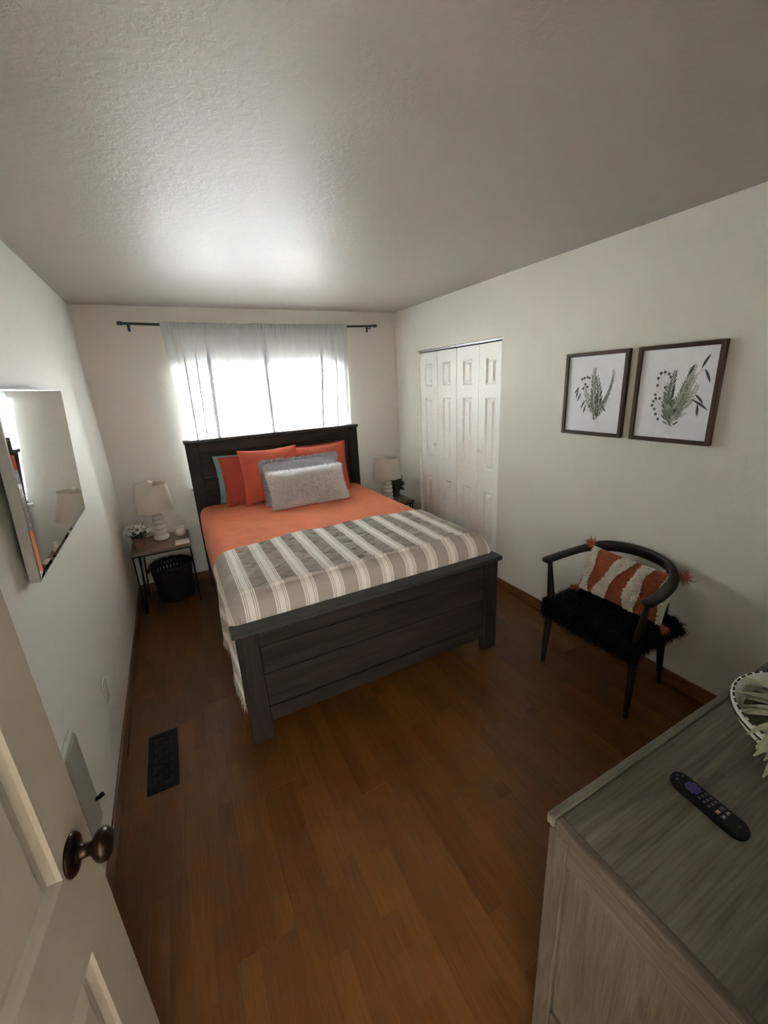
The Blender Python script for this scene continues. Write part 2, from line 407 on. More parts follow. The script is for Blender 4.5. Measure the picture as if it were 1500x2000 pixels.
def gridmesh(nu, nv, fn, uvfn=None):
    vs = []; uv = []
    for j in range(nv + 1):
        for i in range(nu + 1):
            u, v = i / nu, j / nv; vs.append(fn(u, v))
            if uvfn: uv.append(uvfn(u, v))
    fs = [(j * (nu + 1) + i, j * (nu + 1) + i + 1, (j + 1) * (nu + 1) + i + 1, (j + 1) * (nu + 1) + i) for j in range(nv) for i in range(nu)]
    return vs, fs, uv
def nz(x, y, z=0.): return noise.noise(Vector((x, y, z)))
def struct(o, label=None): o['kind'] = 'structure'; return tag(o, label)

# ------------------------------------------------------------------ the room shell
T = .12
floor_o = struct(MB().box(-T, W + .75, -5.5, T, -.06, -.012).build('floor', 'sub'), 'honey brown laminate plank floor of the bedroom')
PW, PL, G = .195, 1.29, .0001
full = None
ncol = int(math.ceil((W + .4) / PW))
for i in range(ncol):
    xa = -.001 + i * PW; xb = min(xa + PW, W + .06)
    if xb - xa < .02: continue
    y = -5.4 + [0, .52, .97, .23, .74][i % 5] - PL
    while y < 0:
        y0, y1 = max(y, -5.4), min(y + PL, 0.0); y += PL
        if y1 - y0 < .03: continue
        isfull = abs((y1 - y0) - PL) < 1e-6 and abs(xb - xa - PW) < 1e-6
        cx, cy = (xa + xb) / 2 if not isfull else xa + PW / 2, (y0 + y1) / 2
        cx = xa + PW / 2
        if isfull and full is not None:
            o = bpy.data.objects.new('plank', full.data); COL.objects.link(o); o.location = (cx, cy, 0); o.parent = floor_o
        else:
            o = MB().bbox(xa + G, xb - G, y0 + G, y1 - G, -.011, 0, .0002).build('plank', 'floor', None, off=(cx, cy, 0)); o.parent = floor_o
            if isfull: full = o
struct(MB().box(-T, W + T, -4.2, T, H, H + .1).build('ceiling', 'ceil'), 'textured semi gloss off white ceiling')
struct(MB().box(-T, 0, -4.2, T, 0, H).build('wall_left', 'wall'), 'cream textured wall with the mirror')
b = MB(); b.box(0, WX0, 0, T, 0, H).box(WX1, W, 0, T, 0, H).box(WX0, WX1, 0, T, 0, WZ0).box(WX0, WX1, 0, T, WZ1, H)
struct(b.build('wall_back', 'wall'), 'cream wall around the window')
b = MB(); b.box(W, W + T, CY1, T, 0, H).box(W, W + T, -4.2, CY0, 0, H).box(W, W + T, CY0, CY1, CZ1, H)
struct(b.build('wall_right', 'wall'), 'cream textured wall with the closet and two prints')
b = MB(); b.box(0, DX0, -4.2, YN, 0, H).box(DX1, W, -4.2, YN, 0, H).box(DX0, DX1, -4.2, YN, DZ1, H)
struct(b.build('wall_near', 'wall'), 'cream wall with the doorway')
# hallway beyond the doorway and closet interior, closed so that only the window lets daylight in
b = MB(); b.box(-1.2, -1.1, -5.5, -4.2, 0, H).box(2.4, 2.5, -5.5, -4.2, 0, H).box(-1.2, 2.5, -5.6, -5.5, 0, H)
struct(b.build('wall_hallway', 'wall'), 'hallway walls behind the doorway')
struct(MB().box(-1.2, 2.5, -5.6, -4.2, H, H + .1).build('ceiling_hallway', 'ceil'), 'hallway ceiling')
struct(MB().box(-1.2, 2.5, -5.6, -4.2, -.06, -.013).build('floor_hallway', 'sub'), 'hallway floor')
b = MB(); b.box(W + .7, W + .75, CY0 - .2, CY1 + .2, 0, H).box(W + T, W + .75, CY1 + .2, CY1 + .25, 0, H).box(W + T, W + .75, CY0 - .25, CY0 - .2, 0, H).box(W + T, W + .75, CY0 - .25, CY1 + .25, H, H + .05)
struct(b.build('wall_closet', 'wall'), 'closet inner walls')
BH = .085
def baseboard(name, segs, mat):
    b = MB()
    for (x0, x1, y0, y1) in segs: b.bbox(x0, x1, y0, y1, 0, BH, .004, 2)
    return struct(b.build(name, mat))
baseboard('baseboard_left', [(0, .012, -4.05, -.013)], 'oaktrim')
baseboard('baseboard_right', [(W - .012, W, -4.05, CY0 - .0), (W - .012, W, CY1, -.013)], 'oaktrim')
baseboard('baseboard_back', [(0, W, -.012, 0)], 'oaktrimx')
b = MB(); b.bbox(DX0 - .0, DX0 + .018, -4.2, YN, 0, DZ1, .002).bbox(DX1 - .018, DX1, -4.2, YN, 0, DZ1, .002).bbox(DX0 + .018, DX1 - .018, -4.2, YN, DZ1 - .018, DZ1, .002)
struct(b.build('trim_1', 'whitepaint'), 'white jamb of the bedroom doorway')

# ground outside the window
M['patio'] = plain('pale_patio_concrete', (.52, .51, .49), .9, var=.08, vscale=3)
struct(MB().box(-25, 25, .3, 40, -.7, -.6).build('ground', 'patio'), 'pale concrete patio outside the window')

# window
win = thing('window_1', ((WX0 + WX1) / 2, .09, WZ0), 'white sliding window behind the sheer curtains', None); win['kind'] = 'structure'
FW = .045; xm = (WX0 + WX1) / 2
b = MB(); b.bbox(WX0, WX1, .06, .115, WZ0, WZ0 + FW).bbox(WX0, WX1, .06, .115, WZ1 - FW, WZ1).bbox(WX0, WX0 + FW, .06, .115, WZ0 + FW, WZ1 - FW).bbox(WX1 - FW, WX1, .06, .115, WZ0 + FW, WZ1 - FW)
b.build('window_frame', 'vinyl', win, world=True)
MB().bbox(xm - .03, xm + .03, .065, .11, WZ0 + FW, WZ1 - FW).build('mullion', 'vinyl', win, world=True)
for xa, xb in ((WX0 + FW, xm - .03), (xm + .03, WX1 - FW)):
    MB().box(xa, xb, .088, .092, WZ0 + FW, WZ1 - FW).build('pane', 'glass', win, world=True)
MB().bbox(WX0 - .03, WX1 + .03, -.03, .06, WZ0 - .022, WZ0, .004).build('window_sill', 'vinyl', win, world=True)

# blind: 2 inch slats, nearly open
bl = thing('window_blind', (xm, .03, WZ1), 'white horizontal slat blind hanging in the window', 'blind')
MB().bbox(WX0 + .004, WX1 - .004, .004, .056, WZ1 - .05, WZ1, .003).build('headrail', 'slat', bl, world=True)
ns = 0
smesh = None
zz = WZ1 - .085
while zz > WZ0 + .06:
    if smesh is None:
        prof = [(-.025, .0), (-.012, .0022), (0, .003), (.012, .0022), (.025, 0)]
        vs = []; x0, x1 = -(WX1 - WX0) / 2 + .006, (WX1 - WX0) / 2 - .006
        for xx in (x0, x1):
            for yy, z_ in prof: vs.append((xx, yy, z_))
            for yy, z_ in prof[::-1]: vs.append((xx, yy, z_ - .0022))
        n = 10; fs = [(k, (k + 1) % n, n + (k + 1) % n, n + k) for k in range(n)] + [tuple(range(n))[::-1], tuple(range(n, 2 * n))]
        s_ = mk('slat', vs, fs, 'slat', bl); smesh = s_.data
    else:
        s_ = bpy.data.objects.new('slat', smesh); COL.objects.link(s_); s_.parent = bl
    s_.location = (0, 0, zz - WZ1); s_.rotation_euler = (math.radians(-6), 0, 0)
    zz -= .050
MB().bbox(WX0 + .006, WX1 - .006, .008, .052, WZ0 + .012, WZ0 + .032, .003).build('bottom_rail', 'slat', bl, world=True)
for xx in (WX0 + .2, xm, WX1 - .2):
    for yy in (.006, .054): MB().tube([(xx, yy, WZ1 - .05), (xx, yy, WZ0 + .03)], .0012, 5).build('ladder_cord', 'slat', bl, world=True)

# curtain rod and two sheer panels
RX0, RX1, RZ, RY = .3145, 2.5367, 2.3005, -.08
def rodz(x): t = (x - (RX0 + RX1) / 2) / ((RX1 - RX0) / 2); return RZ - .016 * (1 - t * t)
rod = thing('curtain_rod', ((RX0 + RX1) / 2, RY, RZ), 'slim charcoal curtain rod on brackets above the window', 'curtain rod')
b = MB(); b.tube([(RX0 + (RX1 - RX0) * k / 16, RY, rodz(RX0 + (RX1 - RX0) * k / 16)) for k in range(17)], .0095, 12)
autosmooth(b.build('rod', 'rod', rod, world=True))
for xx, s in ((RX0, -1), (RX1, 1)):
    b = MB(); b.lathe([(.0, -.018), (.0125, -.018), (.014, -.012), (.014, .012), (.0125, .018), (0, .018)], (xx, RY, RZ), 14, axis='x')
    autosmooth(b.build('finial', 'rod', rod, world=True))
    xb = xx - s * .055
    b = MB(); b.tube([(xb, -.001, RZ - .02), (xb, RY, RZ - .022)], .005, 8).tube([(xb, RY, RZ - .03), (xb, RY, RZ - .005)], .006, 8).bbox(xb - .01, xb + .01, -.004, 0, RZ - .05, RZ + .01, .001)
    b.build('bracket', 'rod', rod, world=True)
def curtain(name, xa, xb, folds, label, slant, seed, tight, fold_hem):
    """folds: list of (x fraction, sharpness) of pinched pleats; sheer cloth gathered on the rod by a sleeve"""
    NU, NV = 240, 46
    ztop, zbot = RZ + .022, .70
    def fn(u, v):
        z = ztop + (zbot - ztop) * (v ** .9)
        x = xa + (xb - xa) * u
        hang = max(0, (RZ - .05 - z))
        amp = .006 + .012 * min(1, hang / .5)
        y = amp * (math.sin(u * 46 + seed) * .5 + math.sin(u * 83 + seed * 2 + z) * .3 + nz(u * 18, z * .8, seed) * .9)
        for fx, w in folds:
            d = (u - fx) / .022
            g = math.exp(-d * d)
            x += -w * .024 * d * g * min(1, .35 + hang)
            y -= w * .020 * g * min(1, .3 + hang)
        x += slant(u) * hang + .004 * nz(u * 9, z * 2, seed + 5)
        sag = rodz(x) - RZ
        if z > RZ - .075:
            k = min(1, (z - (RZ - .075)) / .03)
            y = y * (1 - k) + k * (.0125 * math.copysign(1, .3) * (1 if z < RZ - .012 else .6) - .0245) * 1.0 + k * .003 * math.sin(u * 190 + seed)
            if z > RZ + .008: z += .006 * nz(u * 60, seed)
        return (x, RY + .0 + y - .004, z + sag)
    vs, fs, uv = gridmesh(NU, NV, fn)
    root = thing(name, ((xa + xb) / 2, RY, zbot), label, 'curtain', 'sheer curtains at the window')
    mk('panel', vs, fs, 'sheer', root, True, world=True)
    # stitched rod sleeve: a second layer of cloth behind the rod, and the side hems
    def fs2(u, v):
        x = xa + (xb - xa) * u; z = RZ - .075 + .088 * v
        return (x, RY + .014 + .002 * math.sin(u * 190 + seed), z + rodz(x) - RZ)
    v2, f2, _ = gridmesh(120, 3, fs2); mk('rod_sleeve', v2, f2, 'sheer', root, True, world=True)
    for e in (0, 1):
        def fh(u, v):
            p = fn(e + (-1 if e else 1) * (u * .02 + .0005), v); return (p[0], p[1] + .003, p[2])
        v3, f3, _ = gridmesh(3, NV, fh); mk('side_hem', v3, f3, 'folded' if e == fold_hem else 'sheer', root, True, world=True)
    for (xt, xb2, w) in tight:            # tightly gathered folds, many layers of voile pressed together
        pts = []
        for k in range(25):
            z = RZ - .03 + (zbot + .02 - RZ + .03) * k / 24; t = (RZ - z) / .93
            pts.append((xt + (xb2 - xt) * t + .004 * nz(z * 3, seed), RY - .024 + .004 * nz(z * 4, seed + 3), z + rodz(xt) - RZ))
        b = MB(); b.tube(pts, [(.002, w * (.35 + .65 * min(1, k / 5))) for k in range(25)], 8, up=(0, 1, 0)); b.build('gathered_fold', 'folded', root, True, world=True)
    return root
curtain('sheer_curtain', .592, 1.425, [(.30, .9), (.26, .5), (.47, .35)], 'sheer white curtain panel covering the left half of the window', lambda u: .055 * (1 - u) , 1.3, [(.931, .898, .016), (1.400, 1.392, .012), (.738, .719, .008), (.83, .80, .006)], 1)
curtain('sheer_curtain', 1.412, 2.222, [(.55, .35), (.74, .9), (.02, .5)], 'sheer white curtain panel covering the right half of the window', lambda u: -.03 * u, 4.1, [(1.955, 1.889, .011), (2.10, 2.05, .006)], 0)

# ------------------------------------------------------------------ panelled doors
def slab(b, y0, y1, z0, z1, x0, x1, xc, panels):
    """frame of stiles and rails in the y-z plane between x0 (back) and x1 (face) around panel holes, on a core up to xc"""
    ys = sorted(set([y0, y1] + [q for p in panels for q in p[:2]])); zs = sorted(set([z0, z1] + [q for p in panels for q in p[2:]]))
    for i in range(len(ys) - 1):
        for j in range(len(zs) - 1):
            cy, cz = (ys[i] + ys[i + 1]) / 2, (zs[j] + zs[j + 1]) / 2
            if any(p[0] < cy < p[1] and p[2] < cz < p[3] for p in panels): continue
            b.add([(x1, ys[i], zs[j]), (x1, ys[i + 1], zs[j]), (x1, ys[i + 1], zs[j + 1]), (x1, ys[i], zs[j + 1])], [(0, 1, 2, 3)])
    lo, hi = min(x0, x1), max(x0, x1)
    n = len(b.v)
    # edges and back
    b.add([(x0, y0, z0), (x0, y1, z0), (x0, y1, z1), (x0, y0, z1), (x1, y0, z0), (x1, y1, z0), (x1, y1, z1), (x1, y0, z1)],
          [(0, 3, 2, 1), (0, 1, 5, 4), (1, 2, 6, 5), (2, 3, 7, 6), (3, 0, 4, 7)])
    b.add([(xc, y0 + .01, z0 + .01), (xc, y1 - .01, z0 + .01), (xc, y1 - .01, z1 - .01), (xc, y0 + .01, z1 - .01)], [(0, 1, 2, 3)])
def raised(p, x1, nrm, sc=1.0):
    """moulding and raised field of one panel; x1 face plane, nrm +-1 outward"""
    y0, y1, z0, z1 = p
    rings = [(0, 0.), (.005, .001), (.010, -.005), (.017 * sc, -.0125), (.027 * sc, -.0125), (.044 * sc, -.0015)]
    vs = []; fs = []
    for ins, d in rings:
        x = x1 + nrm * d
        vs += [(x, y0 + ins, z0 + ins), (x, y1 - ins, z0 + ins), (x, y1 - ins, z1 - ins), (x, y0 + ins, z1 - ins)]
    for r in range(len(rings) - 1):
        for k in range(4):
            k2 = (k + 1) % 4; fs.append((r * 4 + k, r * 4 + k2, r * 4 + 4 + k2, r * 4 + 4 + k))
    e = (len(rings) - 1) * 4; fs.append((e, e + 1, e + 2, e + 3))
    return vs, fs

# closet: two bifold doors of two leaves each, set back in the opening
LX = W + .032                     # face of the leaves
edges = [-.432, -.729, -1.024, -1.026, -1.318, -1.608]
for di, (ya, ym, yb, knobleaf) in enumerate(((-.420, -.722, -1.019, 0), (-1.023, -1.320, -1.610, 1))):
    d = thing('door_%d' % (di + 2), (LX, (ya + yb) / 2, .01), ['white panelled bifold closet door nearer the window', 'white panelled bifold closet door nearer the framed prints'][di], None)
    d['kind'] = 'structure'
    for k, (p0, p1) in enumerate(((ya, ym), (ym, yb))):
        y0, y1 = p1 + .002, p0 - .002
        w = y1 - y0; my = w * .27
        panels = [(y0 + my, y1 - my, 1.69, 1.905), (y0 + my, y1 - my, .985, 1.595), (y0 + my, y1 - my, .20, .805)]
        b = MB(); slab(b, y0, y1, .012, 2.004, LX + .034, LX, LX + .016, panels)
        lf = b.build('leaf', 'whitepaint', d, world=True)
        for p in panels:
            vs, fs = raised(p, LX, -1); mk('raised_panel', vs, fs, 'whitepaint', lf, world=True)
    ky, kz = ((-.698, 1.14), (-1.345, 1.145))[di]
    b = MB(); b.lathe([(.006, 0), (.006, -.012), (.010, -.016), (.0145, -.022), (.0145, -.027), (.010, -.031), (0, -.032)], (LX, ky, kz), 14, axis='x')
    autosmooth(b.build('knob', 'ceramic', d, world=True))
b = MB(); b.bbox(W + .022, W + .066, CY0 + .001, CY1 - .001, 2.013, CZ1 - .001, .002)
struct(b.build('trim_2', 'alu'), 'aluminium track above the closet doors')
b = MB(); b.bbox(W + .004, W + T - .002, CY1 - .012, CY1, 0, CZ1, .001).bbox(W + .004, W + T - .002, CY0, CY0 + .004, 0, CZ1, .001)
struct(b.build('trim_3', 'whitepaint'), 'white side jambs of the closet opening')

# entry door standing open
DA = math.radians(7.35)
door = thing('door_1', (.119, -4.068, .008), 'open white panelled bedroom door with bronze knob', None, rz=-DA); door['kind'] = 'structure'
DWd, DHt = .762, 2.025
cols = ((.118, .352), (.415, .648)); rows = ((.21, .775), (.955, 1.60), (1.70, 1.92))
dp = [(c[0], c[1], r[0], r[1]) for c in cols for r in rows]
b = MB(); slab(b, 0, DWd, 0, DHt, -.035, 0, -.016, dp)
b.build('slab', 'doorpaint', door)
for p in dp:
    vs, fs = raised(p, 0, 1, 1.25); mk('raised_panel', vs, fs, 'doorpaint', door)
kb = thing('x', (0, 0, 0), None, None); kb.name = 'knob_set'; kb.parent = door; kb.location = (0, DWd - .0745, .957)
b = MB(); b.lathe([(.0, .0), (.0355, .0), (.0365, .003), (.034, .007), (.026, .010), (.018, .011)], (0, 0, 0), 28, axis='x')
autosmooth(b.build('rose', 'bronze', kb), 50)
b = MB(); b.lathe([(.016, .010), (.0165, .014), (.0125, .017), (.0115, .026), (.0115, .030), (.014, .033), (.012, .036)], (0, 0, 0), 20, axis='x')
autosmooth(b.build('stem', 'bronze', kb), 50)
prof = [(.012, .034), (.020, .037), (.0265, .043), (.029, .050), (.0275, .057), (.021, .063), (.010, .066), (0, .0665)]
b = MB(); b.lathe(prof, (0, 0, 0), 28, axis='x')
b.v = [(x, y * 1.0, z * 1.0) for x, y, z in b.v]
autosmooth(b.build('knob', 'bronze', kb), 60)
b = MB(); b.bbox(-.030, -.006, DWd - .0005, DWd + .0015, .925, .99, .0005).bbox(-.024, -.012, DWd, DWd + .011, .945, .97, .002)
b.build('latch', 'bronze', door)
for hz in (.18, 1.0, 1.82):
    b = MB(); b.tube([(.004, -.004, hz - .045), (.004, -.004, hz + .045)], .006, 10); b.build('hinge', 'bronze', door)

# ------------------------------------------------------------------ bed
BX0, BX1, FY = .601, 2.2105, -2.30
bed = thing('bed', ((BX0 + BX1) / 2, -1.2, 0), 'dark charcoal brown wooden panel bed with tall headboard', 'bed')
fb = MB(); fb.bbox(BX0 + .095, BX1 - .095, FY + .02, FY + .034, .11, .64, .001).build('footboard_backing', 'bedwood', bed, world=True)
FH = .6726
for xa in (BX0, BX1 - .105):
    MB().bbox(xa, xa + .105, FY, FY + .055, 0, FH - .03, .004).build('foot_post', 'bedwoodz', bed, world=True)
MB().bbox(BX0 - .016, BX1 + .016, FY - .022, FY + .075, FH - .028, FH, .004).build('foot_cap', 'bedcap', bed, world=True)
for z0, z1 in ((.192, .385), (.388, .545), (.548, .642)):
    MB().bbox(BX0 + .105, BX1 - .105, FY + .012, FY + .03, z0, z1, .003).build('footboard_plank', 'bedwood', bed, world=True)
MB().bbox(BX0 + .105, BX1 - .105, FY + .003, FY + .036, .105, .19, .004).build('foot_rail', 'bedwood', bed, world=True)
HY = -.20; HH = 1.3637
for xa in (BX0, BX1 - .10):
    MB().bbox(xa, xa + .10, HY + .004, HY + .065, 0, HH - .026, .004).build('head_post', 'bedwoodz', bed, world=True)
MB().bbox(BX0 - .010, BX1 + .010, HY - .012, HY + .085, HH - .026, HH, .004).build('head_cap', 'bedcap', bed, world=True)
MB().bbox(BX0 + .10, BX1 - .10, HY + .012, HY + .05, HH - .12, HH - .027, .003).build('head_rail', 'bedwood', bed, world=True)
for k in range(4):
    z0 = .36 + k * .221
    MB().bbox(BX0 + .10, BX1 - .10, HY + .03, HY + .052, z0, z0 + .219, .003).build('headboard_plank', 'bedwood', bed, world=True)
for xa in (BX0 + .012, BX1 - .045):
    MB().bbox(xa, xa + .033, FY + .055, HY + .006, .22, .40, .003).build('side_rail', 'bedwood', bed, world=True)
for k in range(9):
    yy = -2.1 + k * .22; MB().bbox(BX0 + .045, BX1 - .045, yy, yy + .08, .33, .35, .002).build('slat', 'bedwood', bed, world=True)
mt = thing('mattress', ((BX0 + BX1) / 2, -1.2, .35), 'thick mattress hidden under the orange coverlet', 'mattress')
MB().bbox(BX0 + .06, BX1 - .06, -2.19, -.21, .35, .54, .03, 3).build('box_spring', 'mattress', mt, world=True)
autosmooth(MB().bbox(BX0 + .05, BX1 - .05, -2.19, -.21, .541, .745, .05, 4).build('mattress_body', 'mattress', mt, world=True))

ZT = .775
XL, XR, YF = BX0 + .004, BX1 - .004, -2.232
RS, RF = .085, .085
def roll(d, r):
    """d: arc length past the start of the curve; gives (outward, down)"""
    if d <= 0: return 0, 0
    q = r * PI / 2
    if d < q: a = d / r; return r * math.sin(a), r * (1 - math.cos(a))
    return r, r + d - q
def cover(s, t, e, hem_l, hem_r):
    """s: arc coordinate across (0 at the left start of the roll), t: arc along the foot; e: offset outward"""
    wflat = (XR - XL) - 2 * RS
    if s < 0: o, dn = roll(-s, RS + e); x = XL + RS - o
    elif s > wflat: o, dn = roll(s - wflat, RS + e); x = XR - RS + o
    else: dn = 0; x = XL + RS + s
    y0 = YF + RF
    if t > 0: o2, dn2 = roll(t, RF + e); y = y0 - o2
    else: dn2 = 0; y = y0 - t
    # rounded corner in plan
    z = ZT + e - dn - dn2
    if dn > .02 and dn2 > .0:
        k = min(1, dn2 / .2) * .03
        x += k if s < 0 else -k
    return x, y, z
wflat = (XR - XL) - 2 * RS
def cov_fn(u, v):
    s = -.40 + u * (wflat + .80); t = (-(YF + RF) - .205) * -1 * (1 - v) + v * .2
    x, y, z = cover(s, t, -.010, 0, 0)
    dome = .012 * math.sin(PI * min(1, max(0, (x - XL) / (XR - XL))))
    z += dome + .004 * nz(x * 5, y * 5) + .002 * nz(x * 17, y * 13)
    if s < -RS * 1.5 or s > wflat + RS * 1.5: x += (.008 * nz(y * 6, z * 5) - .006) * (1 if s < 0 else -1)
    return (x, y, max(z, .40))
vs, fs, _ = gridmesh(110, 100, cov_fn)
cv = mk('orange_coverlet', vs, fs, 'orange', None, True, off=((BX0 + BX1) / 2, -1.2, .4))
tag(cv, 'burnt orange coverlet spread over the bed under the pillows', 'bedspread')

# striped throw blanket over the foot of the bed
SL, SR = -.50, wflat + .40
def thr_fn(u, v):
    s = SL + u * (SR - SL)
    t0 = -(.66 + .05 * nz(s * 2.2, 3.3) + .045 * math.sin(s * 2.4 - .3) - (.10 * max(0, -s) / .4))
    t = t0 + v * (.20 - t0)
    wr = 1.0
    x, y, z = cover(s, t, .012, 0, 0)
    dome = .012 * math.sin(PI * min(1, max(0, (x - XL) / (XR - XL))))
    top = 1 if 0 < s < wflat and t < .02 else .35
    d = abs((((s + XL + RS - .104) / .15) % 1) - .5) * 2       # 1 on the cream stripes
    puck = .016 * nz(s * 5 + 40 * math.floor((s + XL + RS - .104) / .15 + .5), t * 56, 1.7) * (1 - .9 * max(0., min(1., (d - .38) / .22))) * top
    z += dome + .004 * nz(x * 5, y * 5) + puck + .004 * nz(s * 7, t * 6, 4)
    # the ridge where the hem of the sheet edge shows through near the foot
    z += (.013 * math.exp(-((t - .006) / .011) ** 2) if t < .006 else .013 * math.exp(-((t - .006) / .007) ** 2)) * (1 if -.05 < s < wflat + .05 else .3)
    if s < -.09:
        h = -s - .09
        x -= h * (.06 + .16 * nz(y * 4.5, 2.2) ) * .5 + .018 * math.sin(y * 17 + 1) * min(1, h * 4)
        z += .010 * nz(y * 9, 6.1)
    if s > wflat + .09:
        h = s - wflat - .09; x += .03 * h + .01 * math.sin(y * 15) * min(1, h * 4)
    return (x, y, z)
def thr_uv(u, v):
    s = SL + u * (SR - SL); return (s + XL + RS, v * .86)
vs, fs, uv = gridmesh(230, 210, thr_fn, thr_uv)
th = thing('throw_blanket', ((BX0 + BX1) / 2, -1.8, .3), 'taupe and cream striped throw blanket over the foot of the bed', 'blanket')
bk = mk('cloth', vs, fs, 'blanket', th, True, uv=uv, world=True)
def strands(name, n, base, length, mat, parent, width=.0015, droop=.3, world=True, spread=.5, seg=2, lvar=.4, smooth=False):
    """many thin tapering ribbons; base() gives (point, normal)"""
    vs = []; fs = []
    for _ in range(n):
        p, nm = base(); p = Vector(p); nm = Vector(nm)
        d = (nm + Vector((random.gauss(0, spread), random.gauss(0, spread), random.gauss(0, spread)))).normalized()
        l = length * (1 - lvar + 2 * lvar * random.random())
        sd = d.cross(Vector((random.random() - .5, random.random() - .5, random.random() - .5))).normalized() * width
        i0 = len(vs); q = p - nm * .002
        vs += [q - sd, q + sd]
        for k in range(1, seg + 1):
            d = (d + Vector((0, 0, -droop)) / seg + Vector((random.gauss(0, .12), random.gauss(0, .12), random.gauss(0, .12)))).normalized()
            q = q + d * l / seg
            if k < seg: vs += [q - sd * .85, q + sd * .85]
            else: vs += [q]
        for k in range(seg - 1): fs.append((i0 + 2 * k, i0 + 2 * k + 1, i0 + 2 * k + 3, i0 + 2 * k + 2))
        e = i0 + 2 * (seg - 1); fs.append((e, e + 1, e + 2))
    o = mk(name, vs, fs, mat, parent, smooth, world=world); o['kind'] = 'stuff'; return o
def hemL():
    v = random.random(); p = thr_fn(0, v); return p, (0, 0, -1)
def hemR():
    v = random.random(); p = thr_fn(1, v); return p, (0, 0, -1)
strands('fringe', 420, hemL, .05, 'fringe', th, .0016, .2, True, .12, 2)
strands('fringe', 250, hemR, .05, 'fringe', th, .0016, .2, True, .12, 2)

# ------------------------------------------------------------------ pillows
def pillow_pt(u, v, side, w, h, t, pinch=.05, p=2.4, q=.62, sag=0.):
    """u, v in -1..1; local frame: x across, y thickness (front is -y), z up from 0"""
    x = w / 2 * u * (1 - pinch * (1 - v * v)); z = h / 2 * v * (1 - pinch * 1.2 * (1 - u * u))
    th = t / 2 * max(0, (1 - abs(u) ** p) * (1 - abs(v) ** p)) ** q
    return Vector((x, -side * th, z + h / 2))
def pillow_mesh(w, h, t, seed, wr=.006, nu=36, nv=30, **kw):
    vs = []; fs = []
    for side in (1, -1):
        n0 = len(vs)
        for j in range(nv + 1):
            for i in range(nu + 1):
                u = -1 + 2 * i / nu; v = -1 + 2 * j / nv
                u = math.copysign(abs(u) ** .85, u); v = math.copysign(abs(v) ** .85, v)
                pt = pillow_pt(u, v, side, w, h, t, **kw)
                e = max(0, (1 - abs(u) ** 4) * (1 - abs(v) ** 4))
                pt.y -= side * e * (wr * nz(pt.x * 9 + seed, pt.z * 9, side) + wr * .6 * nz(pt.x * 22, pt.z * 22 + seed, side))
                vs.append(pt)
        for j in range(nv):
            for i in range(nu):
                a = n0 + j * (nu + 1) + i; f = (a, a + 1, a + nu + 2, a + nu + 1); fs.append(f if side == 1 else f[::-1])
    return vs, fs
def pillow(name, x, y, z, w, h, t, lean, mat, label, rz=0, roll_=0, seed=1., wr=.006, flange=0, part='cover', **kw):
    root = thing(name, (x, y, z), label, 'pillow')
    root.rotation_euler = (math.radians(-lean), math.radians(roll_), math.radians(rz))
    vs, fs = pillow_mesh(w, h, t, seed, wr, **kw)
    mk(part, vs, fs, mat, root, True)
    if flange:
        b = MB(); n = 60; pts = []
        for k in range(n):
            a = k / n * 4; s, f = int(a), a - int(a)
            c = [(-1 + 2 * f, -1), (1, -1 + 2 * f), (1 - 2 * f, 1), (-1, 1 - 2 * f)][s]; pts.append(c)
        vs2 = []
        for (u, v) in pts:
            p0 = pillow_pt(u * .985, v * .985, 1, w, h, 0, .05)
            o_ = Vector((u if abs(u) > .999 else 0, 0, v if abs(v) > .999 else 0)) * flange
            vs2 += [p0 + Vector((0, -.002, 0)), p0 + o_ + Vector((0, .004 * nz(u * 8, v * 8, seed), 0))]
        b.add(vs2, [(2 * k, 2 * ((k + 1) % n), 2 * ((k + 1) % n) + 1, 2 * k + 1) for k in range(n)])
        b.build('piping_edge', mat, root, True)
    return root
pillow('sleeping_pillow', 1.15, -.262, .785, .70, .43, .13, 9, 'teal', 'muted teal pillow leaning against the headboard behind the orange ones', seed=3.)
pillow('pillow_sham', 1.17, -.37, .785, .64, .415, .13, 13, 'rustshade', 'orange pillow with painted shade between the teal and the front orange pillow', seed=5., flange=.018)
pillow('pillow_sham', 1.71, -.30, .785, .66, .43, .14, 10, 'rustshade', 'orange pillow with painted shade against the headboard at its right end', seed=8., flange=.018)
pillow('throw_pillow', 1.25, -.475, .780, .525, .49, .18, 15, 'rust', 'bright orange square pillow with pointed corner, left of the grey one', seed=11., rz=-2, wr=.010, pinch=.075)
pillow('throw_pillow', 1.72, -.43, .780, .565, .46, .18, 15, 'rust', 'bright orange square pillow right of centre behind the grey one', seed=14., wr=.010, pinch=.075)
gp = pillow('lumbar_pillow', 1.50, -.60, .782, .70, .385, .15, 20, 'greychen', 'grey lumbar pillow with ruffled fringe edge behind the fluffy white one', seed=17., wr=.004)
wp = pillow('shag_pillow', 1.505, -.745, .785, .665, .31, .15, 28, 'whitefur', 'fluffy white shag lumbar pillow in front of all other pillows', seed=20.)
